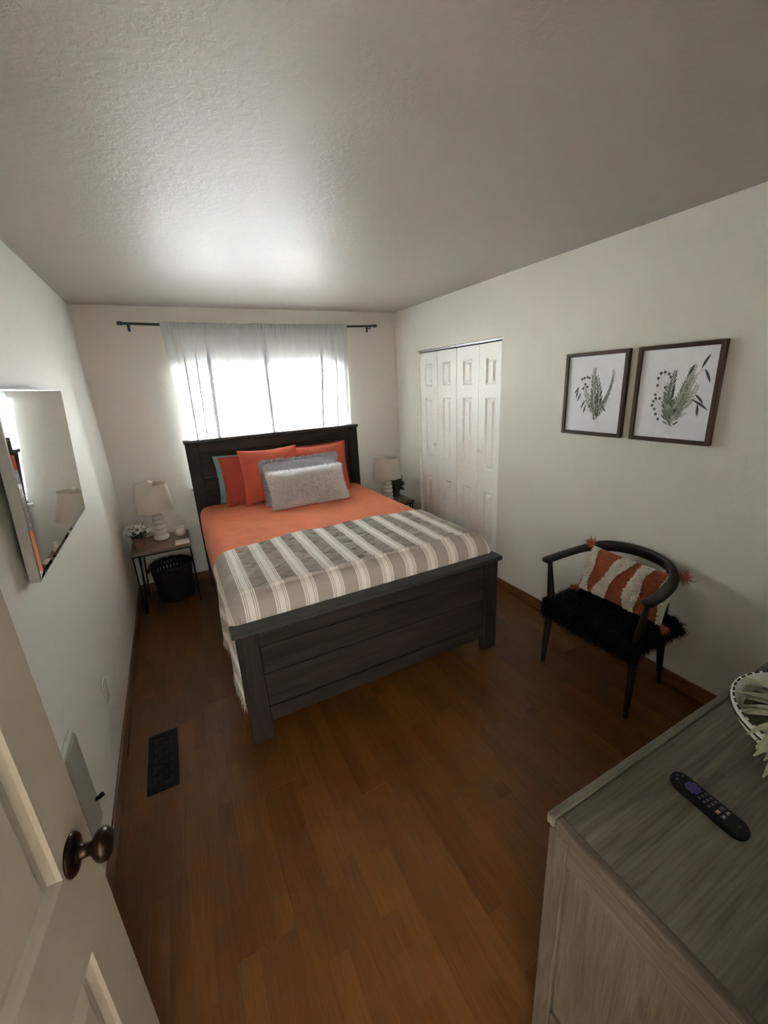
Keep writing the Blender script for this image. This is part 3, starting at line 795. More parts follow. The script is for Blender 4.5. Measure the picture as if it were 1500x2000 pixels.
def on_pillow(w, h, t, edge=False):
    def f():
        side = 1 if random.random() < .72 else -1
        if edge:
            a = random.random(); s = random.choice((-1, 1))
            u, v = (2 * a - 1, s) if random.random() < w / (w + h) else (s, 2 * a - 1)
            p = pillow_pt(u * .99, v * .99, side, w, h, t)
            return p, Vector((u if abs(u) > .98 else 0, -.3 * side, v if abs(v) > .98 else 0)).normalized()
        u, v = random.uniform(-1, 1), random.uniform(-1, 1)
        p = pillow_pt(u, v, side, w, h, t); e = .02
        pu = pillow_pt(min(1, u + e), v, side, w, h, t) - pillow_pt(max(-1, u - e), v, side, w, h, t)
        pv = pillow_pt(u, min(1, v + e), side, w, h, t) - pillow_pt(u, max(-1, v - e), side, w, h, t)
        n_ = pu.cross(pv); n_ = n_ if n_.y * side < 0 else -n_
        return p, n_.normalized()
    return f
strands('fur', 34000, on_pillow(.665, .31, .15), .030, 'whitefur', wp, .0022, .3, False, .95, 3)
strands('fur', 5200, on_pillow(.665, .31, .15, True), .027, 'whitefur', wp, .0018, .3, False, .8, 3)
strands('fringe', 4200, on_pillow(.70, .385, .15, True), .030, 'greychen', gp, .0022, .15, False, .7, 3)
strands('tufting', 4500, on_pillow(.70, .385, .15), .010, 'greychen', gp, .0028, .2, False, .7, 2)

# ------------------------------------------------------------------ nightstands, lamps and what stands on them
NZ = .55
nst = thing('nightstand', (.273, -.272, 0), 'small side table with grey wood top and black hairpin legs by the left wall', 'nightstand', 'nightstands beside the bed')
MB().bbox(-.224, .224, -.210, .210, NZ - .026, NZ, .003).build('table_top', 'nstop', nst)
b = MB(); b.bbox(-.215, .215, -.20, -.185, NZ - .042, NZ - .0265, .001).bbox(-.215, .215, .185, .20, NZ - .042, NZ - .0265, .001).bbox(-.215, -.20, -.185, .185, NZ - .042, NZ - .0265, .001).bbox(.20, .215, -.185, .185, NZ - .042, NZ - .0265, .001)
b.build('apron_frame', 'blackmetal', nst)
for sx in (-1, 1):
    for sy in (-1, 1):
        x, y = sx * .212, sy * .193; ix, iy = (.052, 0) if sx < 0 else (0, sy * .055)
        b = MB(); b.tube([(x, y, NZ - .03), (x, y, .03), (x + ix * .07, y - iy * .07, .008), (x + ix * .2, y - iy * .2, .006), (x + ix * .3, y - iy * .3, .03), (x + ix, y - iy, NZ - .03)], .0062, 8)
        autosmooth(b.build('hairpin_leg', 'blackmetal', nst))
nst2 = copy_tree(nst); nst2.location = (2.452, -.30, -.0); tag(nst2, 'small side table in the corner between the bed and the closet', 'nightstand', 'nightstands beside the bed')

def lamp(x, y, z, label, sc=1.0):
    r = thing('table_lamp', (x, y, z), label, 'lamp', 'matching bedside lamps')
    zc = 0.0; rr = [.062, .057, .053, .050, .047]; hh = [.052, .050, .047, .045, .042]
    for k, (a, h) in enumerate(zip(rr, hh)):
        pr = [(a * .60, 0)] + [(a * (.60 + .40 * math.sin(PI * t / 10) ** .62), h * t / 10) for t in range(1, 10)] + [(a * .58, h)]
        if k == 0: pr = [(0, 0)] + pr
        pr = [(r_, z_ + zc) for r_, z_ in pr]
        b = MB(); b.lathe(pr, (0, 0, 0), 28); autosmooth(b.build('base_bulge', 'ceramic', r), 60); zc += h * .965
    b = MB(); b.lathe([(.034, zc), (.02, zc + .006), (.011, zc + .012), (.010, zc + .08), (.016, zc + .085), (.016, zc + .12), (0, zc + .12)], (0, 0, 0), 16); autosmooth(b.build('neck', 'alu', r))
    b = MB(); b.tube([(-.035 * math.sin(PI * k / 12) ** 1 * (1) , 0, zc + .08 + .19 * k / 12) for k in range(13)], .0018, 6).tube([(.035 * math.sin(PI * k / 12), 0, zc + .08 + .19 * k / 12) for k in range(13)], .0018, 6); b.build('harp', 'alu', r)
    z0, z1, r0, r1 = .268, .492, .148, .119
    b = MB(); b.lathe([(r0, z0), (r1, z1), (r1 - .0025, z1), (r0 - .0025, z0), (r0, z0)], (0, 0, 0), 48); autosmooth(b.build('lamp_shade', 'shade', r), 50)
    b = MB()
    for k in range(3):
        a = 2 * PI * k / 3 + .4; b.tube([(0, 0, z1 - .006), ((r1 - .003) * math.cos(a), (r1 - .003) * math.sin(a), z1 - .006)], .0016, 6)
    b.build('spider', 'alu', r)
    b = MB(); b.lathe([(.006, z1 - .006), (.007, z1 + .004), (.018, z1 + .010), (.022, z1 + .021), (.018, z1 + .031), (.008, z1 + .037), (0, z1 + .038)], (0, 0, 0), 16); autosmooth(b.build('finial', 'ceramic', r), 60)
    r.scale = (sc, sc, sc); return r
l1 = lamp(.283, -.225, NZ, 'white lamp with stacked pebble base on the left nightstand')
l2 = copy_tree(l1); l2.location = (2.445, -.36, NZ); l2.scale = (1, 1, .93); tag(l2, 'white lamp with stacked pebble base between the bed and the closet', 'lamp')

def leafshape(l, w, bend=.2, n=4):
    vs = []; fs = []
    for i in range(n + 1):
        t = i / n; ww = w * math.sin(PI * min(.97, .12 + .88 * t)) ** .8; z = -bend * l * t * t
        vs += [(l * t, -ww / 2, z), (l * t, 0, z - ww * .18), (l * t, ww / 2, z)]
    for i in range(n):
        a = 3 * i; fs += [(a, a + 1, a + 4, a + 3), (a + 1, a + 2, a + 5, a + 4)]
    return vs, fs
def scatter(name, n, shape, place, mat, parent):
    b = MB(); sv, sf = shape
    for _ in range(n):
        p, d, s = place(); d = Vector(d).normalized()
        q = d.to_track_quat('X', 'Z').to_matrix().to_4x4(); mtx = Matrix.Translation(Vector(p)) @ q @ Matrix.Rotation(random.uniform(-.6, .6), 4, 'X') @ Matrix.Scale(s, 4)
        b.add([mtx @ Vector(v) for v in sv], sf)
    o = b.build(name, mat, parent, True); o['kind'] = 'stuff'; return o
random.seed(21)
pf = thing('potted_flowers', (.125, -.385, NZ), 'small white flowers in a dusty pink pot on the left nightstand', 'potted plant')
b = MB(); b.lathe([(0, 0), (.036, 0), (.040, .01), (.046, .085), (.050, .088), (.050, .105), (.044, .105), (.042, .088), (0, .086)], (0, 0, 0), 24); autosmooth(b.build('pot', 'terracotta', pf), 35)
def fol():
    a = random.uniform(0, 2 * PI); r = .05 * math.sqrt(random.random()); el = random.uniform(.2, 1.2)
    return (r * math.cos(a), r * math.sin(a), .10 + random.random() * .07), (math.cos(a) * math.cos(el), math.sin(a) * math.cos(el), math.sin(el)), random.uniform(.7, 1.2)
scatter('foliage', 90, leafshape(.05, .018), fol, 'leafdark', pf)
def petal_shape():
    vs = [(0, 0, 0)]; fs = []
    for k in range(5):
        a = 2 * PI * k / 5; n0 = len(vs)
        vs += [(.004, .0045 * math.cos(a - .55), .0045 * math.sin(a - .55)), (.006, .011 * math.cos(a), .011 * math.sin(a)), (.004, .0045 * math.cos(a + .55), .0045 * math.sin(a + .55))]
        fs.append((0, n0, n0 + 1, n0 + 2))
    return vs, fs
def flo():
    a = random.uniform(0, 2 * PI); r = .105 * math.sqrt(random.random()); z = .212 - r * .55 + random.uniform(-.02, .02)
    x = r * math.cos(a); x = max(x, -.095)
    return (x, r * math.sin(a) * .9, z), (math.cos(a) * .6, math.sin(a) * .6 - .3, .8), random.uniform(.9, 1.5)
scatter('blossoms', 150, petal_shape(), flo, 'petal', pf)
b = MB()
for _ in range(26):
    p, d, s = flo(); b.tube([(p[0] * .2, p[1] * .2, .09), (p[0] * .6, p[1] * .6, (.09 + p[2]) / 2 + .02), p], .0011, 4)
b.build('stems', 'leafdark', pf)['kind'] = 'stuff'
jar = thing('ceramic_jar', (.432, -.20, NZ), 'small round white ceramic jar with scalloped rim on the left nightstand', 'jar')
b = MB(); b.lathe([(0, 0), (.030, 0), (.040, .012), (.0455, .032), (.044, .052), (.036, .068), (.030, .073), (.026, .070), (.03, .05), (0, .03)], (0, 0, 0), 28); autosmooth(b.build('body', 'ceramic', jar), 50)
for k in range(9):
    a = 2 * PI * k / 9
    b = MB(); b.lathe([(0, -.008), (.006, -.006), (.0085, 0), (.006, .006), (0, .009)], (.031 * math.cos(a), .031 * math.sin(a), .076), 8); autosmooth(b.build('scallop', 'ceramic', jar), 60)
cd = MB().bbox(.381, .491, -.470, -.385, NZ + .0005, NZ + .018, .002).build('small_box', 'card', off=(.436, -.43, NZ)); tag(cd, 'small flat cream box at the front corner of the left nightstand', 'box')
# waste basket
wb = thing('wicker_basket', (.305, -.235, 0), 'round black wicker basket under the left nightstand', 'basket')
b = MB(); b.lathe([(0, .004), (.128, .004), (.133, .02), (.150, .205), (.144, .205), (.127, .022), (0, .012)], (0, 0, 0), 36); autosmooth(b.build('body', 'wicker', wb), 40)
def ring(rad, z, tr, nm, seg=40):
    b = MB(); pts = [(rad * math.cos(2 * PI * k / seg), rad * math.sin(2 * PI * k / seg), z + .003 * math.sin(k * 2.1)) for k in range(seg + 1)]; b.tube(pts, tr, 7, cap=False); return autosmooth(b.build(nm, 'wicker', wb), 60)
for k in range(9): ring(.135 + .0018 * k, .02 + .021 * k, .009, 'weave_band')
ring(.163, .305, .012, 'rim'); ring(.166, .322, .010, 'rim')
for k in range(34):
    a = 2 * PI * k / 34
    b = MB(); b.tube([(.148 * math.cos(a), .148 * math.sin(a), .19), (.157 * math.cos(a + .1), .157 * math.sin(a + .1), .25), (.163 * math.cos(a + .2), .163 * math.sin(a + .2), .31)], .0068, 6).tube([(.148 * math.cos(a), .148 * math.sin(a), .19), (.157 * math.cos(a - .1), .157 * math.sin(a - .1), .25), (.163 * math.cos(a - .2), .163 * math.sin(a - .2), .31)], .0068, 6)
    b.build('stake', 'wicker', wb)
for sx in (-1,):
    b = MB(); b.tube([(sx * .165, -.045, .31), (sx * .186, -.035, .285), (sx * .19, 0, .272), (sx * .186, .035, .285), (sx * .165, .045, .31)], .008, 8); autosmooth(b.build('handle', 'wicker', wb))
# plant on the far nightstand
pp = thing('potted_plant', (2.60, -.25, NZ), 'dark green leafy plant in a grey pot beside the lamp in the corner', 'potted plant')
b = MB(); b.lathe([(0, 0), (.038, 0), (.05, .085), (.052, .09), (.046, .09), (0, .08)], (0, 0, 0), 20); autosmooth(b.build('pot', 'greypot', pp), 40)
def fol2():
    a = random.uniform(0, 2 * PI); el = random.uniform(-.1, 1.3); r = .045 * random.random()
    return (r * math.cos(a), r * math.sin(a), .09 + .09 * random.random()), (math.cos(a) * math.cos(el), math.sin(a) * math.cos(el), math.sin(el)), random.uniform(.8, 1.3)
scatter('foliage', 150, leafshape(.06, .028), fol2, 'leafdark', pp)

# ------------------------------------------------------------------ left wall: mirror, plates; floor register
def frame_axes(o, ey, ez):
    ey = Vector(ey).normalized(); ez = Vector(ez); ez = (ez - ey * ez.dot(ey)).normalized(); ex = ey.cross(ez)
    return ex, ey, ez
Pf, Pn, Pt = Vector((.040, -1.529, 1.195)), Vector((.047, -2.52, 1.187)), Vector((.074, -1.529, 1.80))
ey = (Pf - Pn).normalized(); ez = (Pt - Pf); ez = (ez - ey * ez.dot(ey)).normalized(); ex = ey.cross(ez)
MWd, MHt = (Pf - Pn).length, .608
mir = thing('wall_mirror', tuple(Pn - ex * .034), 'rectangular mirror with faceted rim hung forward on the left wall', 'mirror')
mir.rotation_euler = Matrix(((ex.x, ey.x, ez.x), (ex.y, ey.y, ez.y), (ex.z, ey.z, ez.z))).to_euler()
b = MB(); b.bbox(0, .030, 0, MWd, 0, MHt, .0015); b.build('backing_frame', 'silver', mir)
bv = .028
vs = []
for ins, x in ((.006, .0305), (.0065, .0312), (bv, .0350)):
    vs += [(x, ins, ins), (x, MWd - ins, ins), (x, MWd - ins, MHt - ins), (x, ins, MHt - ins)]
fs = [(r * 4 + k, r * 4 + (k + 1) % 4, r * 4 + 4 + (k + 1) % 4, r * 4 + 4 + k) for r in range(2) for k in range(4)]
mk('bevelled_border', vs, fs, 'mirror', mir)
mk('glass', vs[8:], [(0, 1, 2, 3)], 'mirror', mir)
ol = thing('outlet_plate', (0, -2.01, .34), 'small white outlet plate low on the left wall', 'outlet')
MB().bbox(0, .006, -.038, .038, 0, .112, .0025, 2).build('cover_plate', 'plate', ol)
for z in (.025, .066): MB().bbox(.005, .0085, -.017, .017, z, z + .028, .002).build('socket', 'plate', ol)
wp_ = thing('wall_panel', (0, -2.655, .235), 'tall white wall plate with a small dark lever beside the door edge', 'wall plate')
MB().bbox(0, .012, -.078, .078, 0, .42, .003, 2).build('base_plate', 'plate', wp_)
MB().bbox(.011, .020, -.070, .070, .02, .405, .003, 2).build('cover', 'plategrey', wp_)
b = MB(); b.tube([(.018, .045, .115), (.034, .047, .118), (.044, .048, .125)], [.007, .008, .009], 10); autosmooth(b.build('lever', 'bronze', wp_))
vt = thing('floor_register', (.1785, -2.148, 0), 'black metal floor vent with lattice pattern beside the left wall', 'vent')
VX, VY = .0685, .192
b = MB(); b.bbox(-VX, VX, -VY, -VY + .026, 0, .006, .0015).bbox(-VX, VX, VY - .026, VY, 0, .006, .0015).bbox(-VX, -VX + .026, -VY + .026, VY - .026, 0, .006, .0015).bbox(VX - .026, VX, -VY + .026, VY - .026, 0, .006, .0015)
b.build('frame', 'vent', vt)
MB().box(-VX + .02, VX - .02, -VY + .02, VY - .02, 0, .0012).build('damper', 'black', vt)
for xx in (-.026, 0, .026): MB().bbox(xx - .0025, xx + .0025, -VY + .026, VY - .026, .001, .0052, .0008).build('long_bar', 'vent', vt)
for k in range(15):
    y = -VY + .04 + k * .0217; x0, x1 = ((-.043, 0), (-.026, .026), (0, .043))[k % 3]
    MB().bbox(x0, x1, y - .002, y + .002, .001, .005, .0006).build('cross_bar', 'vent', vt)

# ------------------------------------------------------------------ framed botanical prints on the right wall
def leaf_poly(b, p, ang, l, w, m, bend=0., n=5):
    """flat leaf in the print's y-z plane; p = (a, b) with a to the viewer's right"""
    L_, R_ = [], []
    for i in range(n + 1):
        t = i / n; an = ang + bend * t; a = p[0] + l * t * math.cos(ang + bend * t * .5); c = p[1] + l * t * math.sin(ang + bend * t * .5)
        ww = w * (math.sin(PI * min(1, t * .96 + .03)) ** .8) / 2
        L_.append((a - ww * math.sin(an), c + ww * math.cos(an))); R_.append((a + ww * math.sin(an), c - ww * math.cos(an)))
    pts = L_ + R_[::-1]; d = len(b.f) * 2e-7
    b.add([(PX - .0003 - d, PY - a, PZ + c) for a, c in pts], [tuple(range(len(pts)))], m)
def stem(b, p, q, w=.0012, m=1, curve=0.):
    n = 6; pr = None
    for i in range(n):
        t0, t1 = i / n, (i + 1) / n
        def at(t): return (p[0] + (q[0] - p[0]) * t + curve * math.sin(PI * t), p[1] + (q[1] - p[1]) * t)
        a, c = at(t0), at(t1); an = math.atan2(c[1] - a[1], c[0] - a[0]); ll = math.hypot(c[0] - a[0], c[1] - a[1])
        leaf_poly(b, a, an, ll * 1.25, w * 1.6, m, 0, 2)
def frond(b, p, q, n, l, w, m, curve=0., taper=.35, ang=.8):
    stem(b, p, q, .001, m, curve)
    for i in range(n):
        t = (i + .5) / n; a = p[0] + (q[0] - p[0]) * t + curve * math.sin(PI * t); c = p[1] + (q[1] - p[1]) * t
        an = math.atan2(q[1] - p[1], q[0] - p[0]); k = 1 - (1 - taper) * t
        for s in (-1, 1): leaf_poly(b, (a, c), an + s * ang * random.uniform(.75, 1.2), l * k * random.uniform(.8, 1.2), w * k, m, -s * .3)
def picture(y0, y1, z0, z1, label, kind):
    global PX, PY, PZ
    r = thing('framed_print', (W, (y0 + y1) / 2, z0), label, 'picture', 'framed botanical prints')
    f = .021; d = .028
    for (a, c, e, g, mt_) in ((y0, y0 + f, z0, z1, 'frame'), (y1 - f, y1, z0, z1, 'frame'), (y0 + f, y1 - f, z0, z0 + f, 'framey'), (y0 + f, y1 - f, z1 - f, z1, 'framey')):
        MB().bbox(W - d, W - .0005, a, c, e, g, .002).build('frame_bar', mt_, r, world=True)
    MB().box(W - .014, W - .006, y0 + f - .004, y1 - f + .004, z0 + f - .004, z1 - f + .004).build('paper', 'paper', r, world=True)
    PX, PY, PZ = W - .0142, (y0 + y1) / 2, (z0 + z1) / 2
    b = MB(); rs = random.getstate(); random.seed(kind * 31 + 5)
    if kind == 0:
        base = (.03, -.16)
        for q in ((.045, -.19), (.025, -.195), (.06, -.185)): stem(b, (.035, -.12), q, .0012, 0)
        frond(b, (.03, -.13), (-.005, .145), 26, 0.0520, 0.0126, 0, -.012); frond(b, (.03, -.13), (.012, .10), 20, 0.0442, 0.0112, 1, .02)
        frond(b, (.035, -.12), (.125, .12), 30, 0.0260, 0.0070, 2, .015); frond(b, (.04, -.1), (.115, .135), 26, 0.0182, 0.0112, 0, .022)
        frond(b, (.035, -.13), (.10, -.02), 14, 0.0364, 0.0056, 2, .0); frond(b, (.03, -.12), (-.06, .06), 16, 0.0390, 0.0140, 2, -.02)
        for q in ((-.115, .02), (-.105, -.02), (-.085, -.03), (-.065, -.075), (-.045, -.09)): stem(b, (.02, -.10), q, .0009, 1, -.015)
        for (a, c, an, l) in ((-.100, .045, -2.35, .05), (-.105, .03, -1.95, .055), (-.085, .01, -2.1, .06), (-.055, -.035, -2.1, .055), (-.045, -.06, -1.9, .055), (.06, -.06, -1.0, .05)): leaf_poly(b, (a, c), an, l, .010, 1, .2)
        for (a, c) in ((-.07, .095), (-.085, .09), (-.05, .10), (-.035, .095), (-.06, .06), (-.075, .035), (-.045, .045), (-.01, -.055), (-.02, -.07)):
            stem(b, (.015, -.08), (a, c), .0008, 0, -.01)
            for k in range(5): leaf_poly(b, (a, c), 2 * PI * k / 5 + .3, .009, .006, 1)
        for k in range(26): leaf_poly(b, (.03 + random.gauss(0, .012), -.10 + random.uniform(-.05, .05)), random.uniform(.3, 2.8), .03, .008, random.choice((0, 1, 1)), random.uniform(-.4, .4))
    else:
        for q in ((-.015, -.195), (.0, -.20), (.012, -.195)): stem(b, (0, -.13), q, .0012, 2)
        frond(b, (0, -.14), (.07, .12), 34, 0.0468, 0.0098, 0, .0); frond(b, (0, -.14), (-.005, .11), 26, 0.0468, 0.0098, 1, -.01)
        frond(b, (0, -.14), (.055, .06), 26, 0.0572, 0.0084, 2, .012); frond(b, (0, -.14), (-.03, .05), 22, 0.0520, 0.0112, 0, -.01)
        frond(b, (.0, -.12), (.10, .045), 20, 0.0416, 0.0098, 2, .02); frond(b, (0, -.14), (.085, .09), 22, 0.0390, 0.0084, 0, .01)
        frond(b, (.06, .05), (.085, .135), 10, 0.0234, 0.0126, 2)
        for (a, c, an, l) in ((.11, .12, 1.25, .07), (.125, .115, -1.0, .07), (.10, .0, -.7, .06), (.09, -.025, -.45, .09), (.115, -.045, -1.35, .06), (.055, .085, 1.3, .06)): leaf_poly(b, (a, c), an, l, .012, 1, -.25)
        stem(b, (.05, .02), (.115, .12), .001, 1); stem(b, (.05, .02), (.125, .115), .001, 1, -.02); stem(b, (.03, -.04), (.11, -.02), .001, 1)
        for (a, c) in ((-.075, .105), (-.055, .11), (-.035, .10), (-.025, .085), (-.085, .08), (-.085, .045), (-.045, .035), (-.09, .0), (-.085, -.02), (-.095, -.035), (-.10, -.055), (-.085, -.075), (-.075, -.10), (-.06, -.125), (-.065, -.02), (-.04, -.06)):
            stem(b, (-.01, -.10), (a, c), .0008, 0, -.01)
            for k in range(6): leaf_poly(b, (a, c), 2 * PI * k / 6 + .3, .0085, .006, random.choice((0, 1, 1)))
        for k in range(40): leaf_poly(b, (random.gauss(0.0, .018), -.11 + random.uniform(-.05, .07)), random.uniform(.3, 2.8), .035, .008, random.choice((0, 0, 1, 2)), random.uniform(-.4, .4))
        frond(b, (.0, -.13), (.07, -.09), 8, 0.0260, 0.0070, 2)
    random.setstate(rs)
    o = b.build('botanical_drawing', 'ink1', r, world=True, mats=['ink1', 'ink2', 'ink3']); o['kind'] = 'stuff'
picture(-2.630, -2.222, 1.377, 1.859, 'framed print of a slim eucalyptus bouquet, the one nearer the closet', 0)
picture(-3.080, -2.680, 1.377, 1.859, 'framed print of a fuller fern and bud bouquet, the one farther from the closet', 1)

# ------------------------------------------------------------------ armchair by the right wall
ch = thing('armchair', (2.57, -2.845, 0), 'dark brown wooden armchair with curved back rail by the right wall', 'chair')
def rail_path():
    pts = []
    ctrl = [(2.345, -2.545, .690), (2.42, -2.546, .694), (2.52, -2.556, .702), (2.62, -2.580, .715), (2.70, -2.622, .728), (2.75, -2.69, .740), (2.772, -2.775, .748), (2.776, -2.845, .750)]
    ctrl = ctrl + [(x, -5.69 - y, z) for x, y, z in ctrl[-2::-1]]
    n = len(ctrl)
    for i in range(n - 1):
        p0, p1, p2, p3 = (Vector(ctrl[max(0, i - 1)]), Vector(ctrl[i]), Vector(ctrl[i + 1]), Vector(ctrl[min(n - 1, i + 2)]))
        for k in range(4):
            t = k / 4; pts.append(.5 * ((2 * p1) + (-p0 + p2) * t + (2 * p0 - 5 * p1 + 4 * p2 - p3) * t * t + (-p0 + 3 * p1 - 3 * p2 + p3) * t ** 3))
    pts.append(Vector(ctrl[-1])); return pts
rp = rail_path(); n = len(rp)
rads = []
for i in range(n):
    t = abs(i / (n - 1) * 2 - 1)              # 1 at the arm tips, 0 at the back
    k = max(0, min(1, (t - .35) / .3)); k = k * k * (3 - 2 * k)
    rads.append((.034 * (1 - k) + .0155 * k, .0155 * (1 - k) + .029 * k))
rads[0] = (.009, .020); rads[-1] = (.009, .020)
b = MB(); b.tube(rp, rads, 16, flat=.75, up=(0, 0, 1)); autosmooth(b.build('back_rail', 'chair', ch, world=True), 60)
for (f, s, t, nm) in (((2.362, -2.570), (2.385, -2.580, .42), (2.385, -2.552, .685), 'leg'), ((2.362, -3.122), (2.385, -3.108, .42), (2.385, -3.137, .688), 'leg'),
                   ((2.772, -2.640), (2.735, -2.655, .42), (2.722, -2.655, .715), 'leg'), ((2.772, -3.052), (2.735, -3.035, .42), (2.722, -3.035, .715), 'leg')):
    b = MB(); F = Vector((f[0], f[1], 0)); S = Vector(s); Tt = Vector(t)
    b.tube([F, F.lerp(S, .3), F.lerp(S, .75), S, S.lerp(Tt, .25), S.lerp(Tt, .7), Tt], [.0125, .0165, .022, .0225, .021, .0155, .012], 12); autosmooth(b.build(nm, 'chair', ch, world=True), 60)
b = MB(); b.bbox(2.375, 2.405, -3.10, -2.59, .375, .425, .006).bbox(2.715, 2.745, -3.03, -2.66, .375, .425, .006); b.build('seat_rail', 'chair', ch, world=True)
for s in (0, 1):
    ya, yb = (-2.585, -2.665) if s == 0 else (-3.105, -3.025)
    b = MB(); b.tube([(2.39, ya, .40), (2.73, yb, .40)], [(.022, .012), (.022, .012)], 8, flat=.6); b.build('seat_rail', 'chair', ch, world=True)
def seat_fn(u, v):
    x = 2.372 + .385 * u; w = .262 - .045 * u; y = -2.845 + w * (2 * v - 1)
    e = (1 - abs(2 * u - 1) ** 4) * (1 - abs(2 * v - 1) ** 4)
    return (x, y, .418 + .030 * e ** .5)
vs, fs, _ = gridmesh(14, 18, seat_fn); n0 = len(vs); 
mk('seat', vs, fs, 'chair', ch, True, world=True)
# black sheepskin lying over the seat, hanging down the front and one side
sk = thing('sheepskin', (2.56, -2.845, .43), 'shaggy black sheepskin draped over the armchair seat', 'sheepskin')
def skin_fn(u, v):
    # u: front-back arc, v: across
    y = -2.845 + .285 * (2 * v - 1)
    d = u * .50 - .07
    if d < 0: x = 2.352 + .006 * math.sin(v * 9); z = .447 + d * 1.0
    else: x = 2.352 + min(d, .385) ; z = .452 + .012 * math.sin(PI * min(1, d / .38)) + .006 * nz(x * 14, y * 14)
    if 0 <= d < .03: z -= .010 * (1 - d / .03) ** 2
    w = abs(2 * v - 1)
    if w > .90 and d > .02: z -= .35 * (w - .90)
    return Vector((x, y, z))
def skin_fn2(u, v):
    p = skin_fn(u, v); return p
vs, fs, _ = gridmesh(30, 34, skin_fn2); mk('hide', vs, fs, 'blackfur', sk, True, world=True)
def on_skin():
    u, v = random.random(), random.random(); e = .01
    p = skin_fn(u, v); a = skin_fn(min(1, u + e), v) - skin_fn(max(0, u - e), v); c = skin_fn(u, min(1, v + e)) - skin_fn(u, max(0, v - e))
    n_ = a.cross(c)
    if n_.length < 1e-9: n_ = Vector((0, 0, 1))
    n_.normalize()
    if u < .14: n_ = n_ if n_.x < 0 else -n_
    else: n_ = n_ if n_.z > 0 else -n_
    return p, n_
strands('fur', 11000, on_skin, .036, 'blackfur', sk, .0016, 1.7, True, .4, 3)
def skin_edge():
    r = random.random()
    if r < .5: return skin_fn(0, random.random()), Vector((-.5, 0, -.7))
    if r < .75: return skin_fn(random.random(), 0), Vector((0, -.7, -.5))
    return skin_fn(random.random(), 1), Vector((0, .7, -.5))
strands('fur', 3400, skin_edge, .045, 'blackfur', sk, .0016, 1.5, True, .35, 3)

# tufted terracotta and cream cushion leaning on the chair back
CW, CH, CT = .49, .275, .15
cu = thing('tufted_cushion', (2.575, -2.862, .478), 'terracotta cushion with cream looped stripes and corner tassels on the armchair', 'cushion')
ca = math.radians(-90 + 3); cu.rotation_euler = (math.radians(-20), math.radians(3), ca)
def stripe(u, v):
    """cream where positive; u across -1..1 (viewer's left to right), v up"""
    s = u * 1.0 + .16 * v * (1 if True else 0) + .05 * math.sin(v * 3 + u * 4)
    cs = ((-.82, .115, .05), (-.22, .13, -.32), (.36, .13, -.05), (.97, .11, .10))
    best = -1
    for c0, hw, sl in cs:
        best = max(best, hw + .03 * math.sin(v * 4 + c0 * 7) - abs(u - (c0 + -sl * v * .6)))
    return best
vs = []; fs = []; mi = []
nu, nv = 72, 44
for side in (1, -1):
    n0 = len(vs)
    for j in range(nv + 1):
        for i in range(nu + 1):
            u = -1 + 2 * i / nu; v = -1 + 2 * j / nv; p = pillow_pt(u, v, side, CW, CH, CT, .04, 2.6, .6)
            p.y -= side * .003 * nz(u * 26, v * 18, side); vs.append(p)
    for j in range(nv):
        for i in range(nu):
            a = n0 + j * (nu + 1) + i; f = (a, a + 1, a + nu + 2, a + nu + 1); fs.append(f if side == 1 else f[::-1])
            mi.append(1 if side == 1 and stripe(-1 + 2 * (i + .5) / nu, -1 + 2 * (j + .5) / nv) > 0 else 0)
mk('cover', vs, fs, None, cu, True, mats=['cushO', 'cushW'], midx=mi)
b = MB(); bo = MB()
octs = [(1, 0, 0), (-1, 0, 0), (0, 1, 0), (0, -1, 0), (0, 0, 1), (0, 0, -1)]
of = [(0, 2, 4), (2, 1, 4), (1, 3, 4), (3, 0, 4), (2, 0, 5), (1, 2, 5), (3, 1, 5), (0, 3, 5)]
for _ in range(9000):
    u, v = random.uniform(-.97, .97), random.uniform(-.97, .97); st = stripe(u, v)
    p = pillow_pt(u, v, 1, CW, CH, CT, .04, 2.6, .6)
    if st > 0:
        r = random.uniform(.0042, .0068); q = Vector((0, -1, 0)).rotation_difference(Vector((random.gauss(0, .6), -1, random.gauss(0, .6)))).to_matrix()
        p.y -= .004 + random.random() * .005
        b.add([p + q @ Vector((x * r * .8, y * r * 1.9, z * r * .8)) for x, y, z in octs], of)
    elif random.random() < .55:
        r = random.uniform(.0028, .0045); p.y -= .0015
        bo.add([p + Vector((x * r, y * r, z * r)) for x, y, z in octs], of)
o = b.build('cream_loops', 'cushW', cu, True); o['kind'] = 'stuff'
o = bo.build('terracotta_loops', 'cushO', cu, True); o['kind'] = 'stuff'
for (u, v) in ((-1, 1), (1, 1), (1, -1), (-1, -1)):
    c = pillow_pt(u, v, 1, CW, CH, CT, .04); dd = Vector((u * .8, -.2, v * .8 - .2)).normalized()
    strands('tassel', 150, lambda: (c + Vector((random.gauss(0, .006), random.gauss(0, .006), random.gauss(0, .006))), dd), .042, 'tassel', cu, .0022, .4, False, .42, 3)

